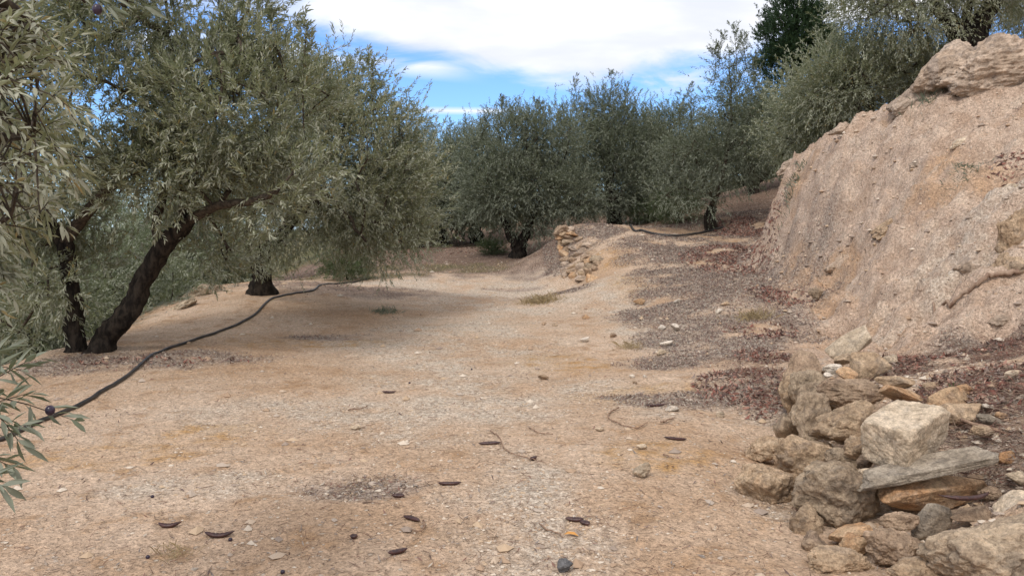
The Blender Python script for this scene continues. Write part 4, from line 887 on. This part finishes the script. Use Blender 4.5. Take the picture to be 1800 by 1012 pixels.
# ---------------------------------------------------------------- hoses, pods, twigs
def ground_path(pts, lift, k=5, wav=0.0):
    P = np.array([hit(*p) for p in pts]); S = smooth_path(P, k); S[:, 2] = zat(S[:, 0], S[:, 1]) + lift; return S
def thing_mesh(name, label, cat, V, Fs, mat, loc, group=None, attrs=None):
    o = mesh_obj(name, V, Fs, mat, loc=loc, attrs=attrs); return tag(o, label, cat, group)
P = ground_path([(0, 776), (50, 753), (150, 709), (200, 679), (232, 657), (258, 634), (290, 617), (340, 600), (385, 584), (430, 565), (455, 548), (472, 530), (500, 520), (530, 515), (552, 511), (565, 502), (600, 499), (650, 490)], .016, 5)
P = np.vstack([[P[0][0] - 1.6, P[0][1] - .7, zat(P[0][0] - 1.6, P[0][1] - .7)[0] + .02], P])
V, Fs = tube(P, .019, 12); thing_mesh('irrigation_hose', 'long black irrigation hose snaking along the left side of the track', 'hose', V, Fs, M_HOSE, P[10])
P = ground_path([(1098, 385), (1108, 397), (1130, 407), (1165, 415), (1195, 416), (1225, 412), (1250, 407), (1272, 401)], .03, 6)
V, Fs = tube(P, .030, 8); thing_mesh('irrigation_hose', 'black irrigation hose sagging across the upper terrace to the spindly tree', 'hose', V, Fs, M_HOSE, P[10])

def pod(label, px, py, len_px, rot, curve, seed, lift=0.0, Y=None, group='carob pods fallen on the track'):
    rng = np.random.RandomState(seed); c = hit(px, py) if Y is None else at(px, py, Y); L_ = len_px * c[1] / F
    t = np.linspace(-.5, .5, 17); x = t * L_; yv = curve * L_ * (t * t - .12) * -1
    P = np.column_stack([x * math.cos(R(rot)) - yv * math.sin(R(rot)), x * math.sin(R(rot)) + yv * math.cos(R(rot)), np.zeros(17)])
    wd = .0155 * (1 - np.abs(t * 2) ** 3.2) + .0012; wd = wd * (1 + .10 * np.sin(t * 42 + seed))
    V, Fs = tube(P, wd, 12, flat=.7); 
    V = V + c; Pg = zat(V[:, 0], V[:, 1]) if Y is None else c[2]
    V[:, 2] += (Pg - c[2]) + .010 + .012 * np.abs((V[:, 0] - c[0]) / (L_ / 2)) ** 2 * rng.uniform(.2, 1.2) + lift
    root = tag(mesh_obj('carob_pod', V, Fs, M_POD, loc=c), label, 'carob pod', group); return root
PODS = [('short dark carob pod lying alone on the left centre of the track', 684, 691, 26, 8, .3), ('straight carob pod with a twig at its right end', 861, 781, 42, -4, .15), ('wavy carob pod below the one with the twig', 790, 853, 44, -2, -.2),
 ('carob pod slanting down to the right, with a bent stalk', 724, 915, 42, -38, .2), ('plump carob pod slanting up to the right near the bottom edge', 699, 973, 40, 36, .3), ('crescent carob pod, left of two at lower left', 298, 926, 42, 4, -.9),
 ('long curved carob pod, right of two at lower left', 385, 943, 56, 0, -.5), ('thick carob pod on the right side of the track above the pale stone', 1187, 773, 42, 0, -.35), ('carob pod at the litter edge beside the grey-white stone', 1152, 715, 40, 12, .3),
 ('dark carob pod at the right end of a twig in mid track', 938, 808, 18, 60, .2), ('carob pod lying in the twig cluster at lower centre right', 1010, 917, 34, -6, .2), ('small crumpled carob pod touching the twig cluster pod', 1028, 925, 20, -30, .6),
 ('short dry pod piece above the slanting stalked pod', 700, 874, 24, -8, .4), ('tiny pod scrap left of the plump pod', 622, 947, 14, -6, .2)]
for i, (lab, px, py, ln, rt, cv) in enumerate(PODS): pod(lab, px, py, ln, rt, cv, 500 + i)
pod('big arched carob pod caught in the wall above the corner boulder', 1700, 886, 104, 10, -.7, 520, .03, Y=3.78, group=None)
def twig(label, pts, r_, mat=M_TWIG, name='twig', cat='twig', lift=.006, group='loose twigs on the ground'):
    P = ground_path(pts, lift + r_, 5); rng = np.random.RandomState(int(pts[0][0])); P[:, 2] += np.abs(rng.normal(0, r_ * .8, len(P)))
    V, Fs = tube(P, np.linspace(r_ * 1.1, r_ * .6, len(P)), 6, rng, .12); thing_mesh(name, label, cat, V, Fs, mat, P[len(P) // 2], group)
twig('curled light brown twig like a hook, right of the track centre', [(1088, 720), (1072, 728), (1070, 738), (1085, 746), (1105, 754), (1122, 755), (1138, 746)], .006)
twig('thin twig joining the straight pod and the dark pod', [(862, 760), (878, 772), (886, 790), (905, 802), (925, 808), (944, 812)], .0045)
twig('short straight twig right of the straight pod', [(930, 754), (945, 762), (972, 767)], .005)
twig('straight dark twig left of mid track', [(612, 724), (630, 721), (646, 717)], .006)
twig('bent pale stalk at the end of the slanting pod', [(744, 918), (746, 930), (738, 938), (722, 937)], .005)
twig('thin twig below the grey-white stone at the litter edge', [(1162, 746), (1175, 742), (1186, 738)], .007)
twig('long thin twig in the lower centre, left of the twig cluster', [(948, 925), (960, 935), (980, 942), (990, 948)], .004)
twig('short twig lying by the fist-sized pale stone', [(1166, 803), (1176, 806), (1184, 809)], .005)
twig('weathered root snaking down the embankment at right', [(1790, 486), (1765, 494), (1740, 497), (1718, 507), (1690, 528), (1665, 538), (1640, 545)], .028, M_ROOT, 'root', 'root', group=None)
def twig3(label, pts, r_, mat=M_TWIG, name='twig'):
    P = smooth_path(np.array([at(*p) for p in pts]), 5); V, Fs = tube(P, np.linspace(r_ * 1.2, r_ * .7, len(P)), 7, np.random.RandomState(3), .1)
    thing_mesh(name, label, 'twig', V, Fs, mat, P[0])
twig3('thick pale twig running right from behind the squared block', [(1690, 738, 4.6), (1712, 745, 4.5), (1742, 752, 4.42), (1775, 764, 4.34), (1815, 770, 4.28)], .010)
o = hit(1003, 943); P = o + np.array([[-.035, 0, .012], [-.012, -.008, .018], [.015, -.012, .016], [.04, -.02, .01], [.02, .012, .02], [-.01, .014, .022]])
tag(mesh_obj('dry_leaf', P, np.arange(6)[None], M_ORLEAF, loc=o), 'orange curled dry leaf under the twig cluster pod', 'leaf')
for lab, px, py in (('small black fallen olive in the lower left of the track', 268, 875), ('black fallen olive touching the long curved pod', 405, 951), ('black fallen olive beside the dry weed at lower left', 260, 982), ('black fallen olive at the very bottom edge', 497, 1008),
                    ('dark fallen olive high on the track near the short pod', 720, 674), ('black fallen olive right of the tan centre stone', 829, 650)):
    c = hit(px, py); V, Fc = ico(4); V = V * np.array([.0105, .0095, .009]) * (1 + .05 * fbm(V * 2 + px, 2))[:, None] + c + [0, 0, .008]
    root = mesh_obj('fallen_olive', V, Fc, M_FRUIT, loc=c); tag(root, lab, 'olive', 'fallen olives on the track')

# ---------------------------------------------------------------- ground scatter (uncountable: stuff)
rng = np.random.RandomState(21)
def scatter_pts(n, x0, x1, y0, y1, key, gain=1.0, base=0.0, pw=1.0):
    """random ground points, denser near the camera, accepted by a ground cover field"""
    yv = np.exp(rng.uniform(math.log(y0), math.log(y1), n)); h = .72 * yv + .8
    x = rng.uniform(-1, 1, n) * h; ok = (x > x0) & (x < x1); xy = np.column_stack([x, yv])[ok]
    if key is None: return xy
    Fq = fields(xy); f = np.zeros(len(xy))
    for k, g in key.items(): f = np.maximum(f, Fq[k] * g)
    return xy[rng.uniform(0, 1, len(xy)) < base + gain * f ** pw]
def scatter_box(n, x0, x1, y0, y1, key, pw=1.1):
    xy = np.column_stack([rng.uniform(x0, x1, n), rng.uniform(y0, y1, n)]); Fq = fields(xy); f = np.zeros(n)
    for k, g in key.items(): f = np.maximum(f, Fq[k] * g)
    return xy[rng.uniform(0, 1, n) < f ** pw]
def scatter_tri(xy, size, asp, lift, tilt=.4, curl=.25):
    n = len(xy); z = zat(xy[:, 0], xy[:, 1]) + lift; e = .04
    gxn = (zat(xy[:, 0] + e, xy[:, 1]) - zat(xy[:, 0] - e, xy[:, 1])) / (2 * e); gyn = (zat(xy[:, 0], xy[:, 1] + e) - zat(xy[:, 0], xy[:, 1] - e)) / (2 * e)
    N_ = nrm(np.column_stack([-gxn, -gyn, np.ones(n)]) + rng.normal(0, tilt, (n, 3))); a = unit_rand(rng, n); d = nrm(a - N_ * (a * N_).sum(1, keepdims=True)); wv = np.cross(N_, d)
    s = (size * rng.uniform(.6, 1.3, n))[:, None]; c = np.column_stack([xy, z]); cu = (rng.uniform(-.5, 1, n) * curl)[:, None]
    V = np.stack([c - d * s * .5 + N_ * s * cu, c + wv * s * asp * .5, c + d * s * .5 + N_ * s * cu, c - wv * s * asp * .5], 1).reshape(-1, 3)
    V[:, 2] = np.maximum(V[:, 2], zat(V[:, 0], V[:, 1]) + .002)
    return V, np.arange(n * 4).reshape(n, 4)
def litter(name, label, xy, size, asp, mat, lift=.004, tilt=.35):
    sz = size * (1 + .5 * sstep(np.hypot(xy[:, 0], xy[:, 1]), 6, 20)); V, Fc = scatter_tri(xy, sz, asp, lift, tilt)
    tag(mesh_obj(name, V, Fc, mat, smooth=False, attrs={'rnd': ('FACE', rng.uniform(0, 1, len(Fc)) * .999)}), label, None, kind='stuff')
litter('fallen_leaves', 'narrow dead olive leaves scattered over the grit', np.vstack([scatter_pts(200000, -9, 12, 2.6, 30, {'dark': .5}, 1, .012, 1.2), scatter_box(260000, .8, 7.5, 5, 23, {'dark': .8}), scatter_box(40000, -8, -2.5, 8, 14, {'dark': .6})]), .042, .22, M_LIT, .010, .5)
litter('red_fallen_leaves', 'drifts of curled dark red dead leaves at the foot of the embankment', np.vstack([scatter_pts(150000, -9, 12, 2.6, 30, {'red': 1.0}, .5, 0, 1.6), scatter_box(90000, 1.5, 7, 4.2, 22, {'red': 1.0}, 1.3)]), .062, .36, M_RED, .014, .7)
def pebbles(name, label, xy, lo, hi, seed):
    n = len(xy); r = lo + (hi - lo) * rng.uniform(0, 1, n) ** 3; r = r * (1 + .5 * sstep(np.hypot(xy[:, 0], xy[:, 1]), 5, 16))
    D = nrm(np.array([[1, 0, .1], [.3, .95, 0], [-.8, .6, .1], [-.8, -.6, 0], [.3, -.95, .1], [0, 0, 1], [0, 0, -1.0]], float))
    tri = np.array([[0, 1, 5], [1, 2, 5], [2, 3, 5], [3, 4, 5], [4, 0, 5], [1, 0, 6], [2, 1, 6], [3, 2, 6], [4, 3, 6], [0, 4, 6]])
    sc = rng.uniform(.6, 1.25, (n, 7, 1)); a = rng.uniform(0, 6.28, n); c_, s_ = np.cos(a), np.sin(a)
    P = D[None] * sc * np.stack([rng.uniform(.8, 1.4, n), rng.uniform(.7, 1.1, n), rng.uniform(.45, .8, n)], 1)[:, None]
    P = np.stack([P[..., 0] * c_[:, None] - P[..., 1] * s_[:, None], P[..., 0] * s_[:, None] + P[..., 1] * c_[:, None], P[..., 2]], -1) * r[:, None, None]
    P += np.column_stack([xy, zat(xy[:, 0], xy[:, 1]) + r * .1])[:, None]
    tag(mesh_obj(name, P.reshape(-1, 3), (tri[None] + (np.arange(n) * 7)[:, None, None]).reshape(-1, 3), M_PEB, smooth=False, attrs={'rnd': ('FACE', np.repeat(rng.uniform(0, .999, n), 10))}), label, None, kind='stuff')
pebbles('gravel', 'fine pale gravel strewn over the track', scatter_pts(260000, -9, 12, 2.6, 24, {'pale': 1.0, 'bank': .2, 'dark': .5}, .55, .06), .0025, .013, 1)
pebbles('small_stones', 'scattered small stones lying on the soil and the slope', np.vstack([scatter_pts(8000, -8, 12, 2.7, 24, {'pale': .4, 'bank': .5, 'dark': .7}, .5, .10), scatter_box(2600, 3, 12, 5, 18, {'bank': 1.0})]), .008, .045, 2)
_pp = np.array([at(*p)[:2] for p in ((1430, 905, 4.3), (1370, 850, 4.85), (1385, 775, 5.8), (1410, 690, 6.9), (1470, 640, 7.2), (1560, 640, 6.8), (1700, 680, 5.4), (1860, 780, 4.4), (1900, 1000, 3.0), (1680, 1000, 3.4), (1560, 930, 4.0))])
q = np.column_stack([rng.uniform(1, 3.6, 26000), rng.uniform(2.8, 7.5, 26000)]); q = q[poly_d(q, _pp) > 0]
pebbles('rubble', 'small rubble filling the gaps between the tumbled wall stones', q[:2600], .006, .034, 3)
def twiglets(name, label, xy, ln, r_, lift, tilt, mat=M_TW):
    n = len(xy); a = rng.uniform(0, 6.28, n); d = nrm(np.column_stack([np.cos(a), np.sin(a), rng.normal(0, tilt, n)])); L_ = ln * rng.uniform(.4, 1.4, n)
    b = np.column_stack([xy, zat(xy[:, 0], xy[:, 1]) + lift]) - d * (L_ / 2)[:, None]
    V, Fc = stems(b, d, L_, r_, 0); V[:, 2] = np.maximum(V[:, 2], zat(V[:, 0], V[:, 1]) + .001)
    k = rng.normal(0, .12, (n, 1, 3)) * L_[:, None, None]; V = V.reshape(n, 9, 3); V[:, 3:6] += k; V[..., 2] = np.maximum(V[..., 2], zat(V[..., 0].ravel(), V[..., 1].ravel()).reshape(n, 9) + .001)
    tag(mesh_obj(name, V.reshape(-1, 3), Fc, mat, attrs={'rnd': ('FACE', np.tile(rng.uniform(0, .999, n), 6))}), label, None, kind='stuff')
twiglets('twig_litter', 'thin broken twigs and stalks littering the ground', scatter_pts(110000, -9, 12, 2.6, 22, {'dark': .8, 'red': .5, 'pale': .15}, .5, .07), .07, .0015, .004, .08)
# tangle of dry stalks behind the tumbled wall
q = scatter_pts(90000, 1.9, 9, 2.8, 9, {'dark': 1.0}, .9, 0); q = q[(poly_d(q, BANK) > -2.2) & (q[:, 0] > 2.2)]
twiglets('dry_stalks', 'tangle of dry pine needles and stalks on the soil behind the tumbled wall', q[:9000], .16, .0018, .018, .22)
# dry tufts
def tuft(label, px, py, r_, h_, n, leaf='dry', name='dry_grass_tuft', seed=1, flat=.6, wide=.004, cat='grass tuft'):
    rng2 = np.random.RandomState(seed); c = hit(px, py); b = c + np.column_stack([rng2.normal(0, r_ * .4, n), rng2.normal(0, r_ * .4, n), np.zeros(n)]); b[:, 2] = zat(b[:, 0], b[:, 1]) - .005
    d = nrm(np.column_stack([rng2.normal(0, flat, n), rng2.normal(0, flat, n), np.ones(n)])); L_ = h_ * rng2.uniform(.5, 1.2, n); s = nrm(np.cross(d, unit_rand(rng2, n))) * wide
    V = np.stack([b - s, b + s, b + d * (L_ * .55)[:, None] + s * .8, b + d * L_[:, None] + np.array([0, 0, -1]) * (L_ * .2)[:, None], b + d * (L_ * .55)[:, None] - s * .8], 1).reshape(-1, 3)
    tag(mesh_obj(name, V, np.arange(n * 5).reshape(n, 5), ML[leaf], loc=c, smooth=False, attrs={'rnd': ('FACE', rng2.uniform(0, .85, n))}), label, *((None, None, 'stuff') if n > 155 and name != 'grass_tuft' else (cat,)))
tuft('grey-green low tuft alone on the left of the track', 677, 549, .28, .16, 160, 'mid', 'grass_tuft', 1, .9)
tuft('reddish dry brush heap at the foot of the far dry stone wall', 948, 530, .42, .22, 420, 'dry', 'dry_brush', 2, 1.2, .005, 'brush')
tuft('grey dry fuzzy weed left of the buff stone at the litter edge', 1108, 612, .2, .16, 150, 'dry', 'dry_weed', 3, 1.0, .002, 'weed')
tuft('wispy dry weed with upright stalks beside a black olive at lower left', 300, 978, .12, .09, 90, 'dry', 'dry_weed', 4, 1.1, .0012, 'weed')
tuft('flattened patch of fine dry weed in the lower centre of the track', 640, 850, .24, .035, 420, 'dry', 'dry_weed', 5, 2.6, .0012, 'weed')
tuft('dry brown weed in the red leaf drift by the embankment foot', 1325, 560, .3, .22, 260, 'dry', 'dry_weed', 6, .8, .003, 'weed')
tuft('small green sprout on the embankment below the ridge ledge', 1392, 325, .3, .2, 120, 'mid', 'green_sprout', 7, .9, .008, 'plant')
tuft('grey tuft tucked under the crowning boulder', 1625, 172, .25, .2, 120, 'mid', 'grass_tuft', 8, .9, .006)
tuft('low grey weed on the embankment face at right', 1700, 295, .3, .14, 160, 'mid', 'grey_weed', 9, 1.3, .004, 'plant')
tuft('tiny green blade sprout growing behind the squared block', 1676, 690, .02, .09, 8, 'bush', 'green_sprout', 10, .2, .004, 'plant')
qa = scatter_pts(60000, -14, 12, 15, 32, {'weeds': 1.0}, .8, 0); qa = qa[qa[:, 0] < 8][:14000]
n = len(qa); b = np.column_stack([qa, zat(qa[:, 0], qa[:, 1])]); d = nrm(np.column_stack([rng.normal(0, .6, n), rng.normal(0, .6, n), np.ones(n)])); s = nrm(np.cross(d, unit_rand(rng, n))) * .006; L_ = .14 * rng.uniform(.4, 1.3, n)[:, None]
V = np.stack([b - s, b + s, b + d * L_], 1).reshape(-1, 3)
tag(mesh_obj('grass', V, np.arange(n * 3).reshape(n, 3), ML['dry'], smooth=False, attrs={'rnd': ('FACE', rng.uniform(0, .9, n))}), 'sparse short dry grass under the olives at the far end', None, kind='stuff')

# ---------------------------------------------------------------- the olive whose boughs hang in from the left, close to the camera
rng = np.random.RandomState(91)
fz = np.array([-3.4, .9, zat(-3.4, .9)[0]])
root = empty('olive_tree', fz); tag(root, 'near olive tree whose leafy boughs hang into the left of the picture', 'tree')
S = smooth_path([fz + [0, 0, -.2], fz + [0, .02, .5], fz + [.1, .1, 1.2], fz + [.05, .2, 1.9]], 7); V, Fs = tube(S, np.interp(np.linspace(0, 1, len(S)), [0, .3, 1], [.3, .2, .15]), 16, rng, .05)
mesh_obj('trunk', V, Fs, M_BARK, root)
B = Bag(); crotch = fz + np.array([.05, .2, 1.85])
def bough(pts, r0_, r1_):
    S = smooth_path(pts, 6); V, Fs = tube(S, np.linspace(r0_, r1_, len(S)), 7); B.add(V, Fs); return S
b1 = bough([crotch, crotch + [.5, .5, .6], at(-160, 60, 2.1), at(-20, 0, 2.3), at(60, 40, 2.4)], .07, .006)
b2 = bough([crotch, crotch + [.4, .6, .1], at(-140, 330, 2.2), at(-20, 250, 2.2), at(60, 240, 2.2)], .06, .005)
b3 = bough([fz + [.1, .1, 1.2], fz + [.6, .6, .9], at(-160, 720, 1.9), at(-30, 690, 1.9)], .05, .006)
b4 = bough([at(-160, 60, 2.1), at(0, -60, 2.0), at(110, -30, 1.9), at(150, 5, 1.9)], .012, .003)
b5 = bough([crotch + [.1, .2, -.1], at(-220, 480, 2.4), at(-60, 420, 2.4), at(20, 380, 2.4)], .04, .004)
sb, sdv, sl = [], [], []
def spr(px, py, Y, px2, py2, Y2, n=1, jit=0.0):
    for _ in range(n):
        a = at(px + rng.normal(0, jit), py + rng.normal(0, jit), Y + rng.normal(0, jit * .004)); b = at(px2 + rng.normal(0, jit * .7), py2 + rng.normal(0, jit * .7), Y2 + rng.normal(0, jit * .003))
        sb.append(a); sdv.append(nrm(b - a)); sl.append(np.linalg.norm(b - a))
# upper left mass
for _ in range(190):
    px, py = rng.uniform(-150, 70), rng.uniform(20, 400); Y = rng.uniform(2.0, 3.0); a = rng.uniform(-60, 75) if py > 120 else rng.uniform(-80, 30)
    L_ = rng.uniform(70, 140) * (1.0 if py < 330 else .7)
    if px + L_ * math.cos(R(a)) > 165: continue
    spr(px, py, Y, px + L_ * math.cos(R(a)), py + L_ * math.sin(R(a)), Y + rng.uniform(-.2, .2))
for _ in range(14):
    py = rng.uniform(420, 520); spr(-60, py, 2.5, rng.uniform(0, 35), py + rng.uniform(-10, 40), 2.5)
nmass = len(sb)
sb_, sd_, sl_ = np.array(sb), np.array(sdv), np.array(sl)
V1, F1 = leaves(rng, sb_, sd_, sl_, 18, .050, .0105, .18, True, (26, 56))
Vs, Fs_ = stems(sb_, sd_, sl_, .0022, .22); B.add(Vs, Fs_)
# every shoot gets a thin carrier back to the nearest bough
alls = np.vstack([b1[8:], b2[8:], b5[6:]])
for i in range(0, nmass):
    k = int(np.argmin(np.linalg.norm(alls - sb_[i], axis=1))); S = np.array([alls[k], (alls[k] + sb_[i]) / 2 + [0, 0, .03], sb_[i]]); V, Fq = tube(S, [.004, .003, .002], 4, cap=False); B.add(V, Fq)
# lower left spray, clear of the mass
sb, sdv, sl = [], [], []
spr(-40, 690, 1.9, 140, 722, 1.85); spr(-60, 700, 1.85, 60, 615, 1.9); spr(-50, 640, 1.95, 45, 640, 1.9); spr(-70, 730, 1.8, 50, 680, 1.85); spr(-60, 790, 1.75, 30, 815, 1.75); spr(-60, 760, 1.8, 55, 735, 1.8)
spr(-60, 830, 1.7, 10, 850, 1.7); spr(-80, 660, 1.9, 20, 600, 2.0); spr(-30, 700, 1.8, 40, 775, 1.8)
s2, d2, l2 = np.array(sb), np.array(sdv), np.array(sl)
V2, F2 = leaves(rng, s2, d2, l2, 13, .068, .0135, .1, True, (35, 75))
Vs, Fs_ = stems(s2, d2, l2, .0022, .1); B.add(Vs, Fs_)
for i in range(len(s2)):
    k = int(np.argmin(np.linalg.norm(b3 - s2[i], axis=1))); V, Fq = tube(np.array([b3[k], (b3[k] + s2[i]) / 2, s2[i]]), [.005, .004, .0025], 4, cap=False); B.add(V, Fq)
# top spray with a fruit, and the thin shoots at the upper edge
sb, sdv, sl = [], [], []
spr(110, -30, 1.9, 262, 6, 1.9); spr(120, -25, 1.9, 200, 12, 1.88)
s3, d3, l3 = np.array(sb), np.array(sdv), np.array(sl); V3, F3 = leaves(rng, s3, d3, l3, 11, .058, .012, .05, True, (10, 32)); Vs, Fs_ = stems(s3, d3, l3, .0022, .05); B.add(Vs, Fs_)
B.build('branches', M_BRANCH, root)
mesh_obj('foliage', V1, F1, ML['hang'], root, False, {'rnd': ('FACE', rng.uniform(0, 1, len(F1)))})
Vn = np.vstack([V2, V3]); Fn = np.vstack([F2, F3 + len(V2)])
mesh_obj('foliage', Vn, Fn, ML['mid'], root, False, {'rnd': ('FACE', rng.uniform(0, .9, len(Fn)))})
for px, py, Y, r_ in ((88, 721, 1.86, .0115), (171, 17, 1.87, .0115)):
    V, Fc = ico(4); f = mesh_obj('olive_fruit', V * np.array([.95, .95, 1.1]) * r_ + at(px, py, Y), Fc, M_FRUIT, root)
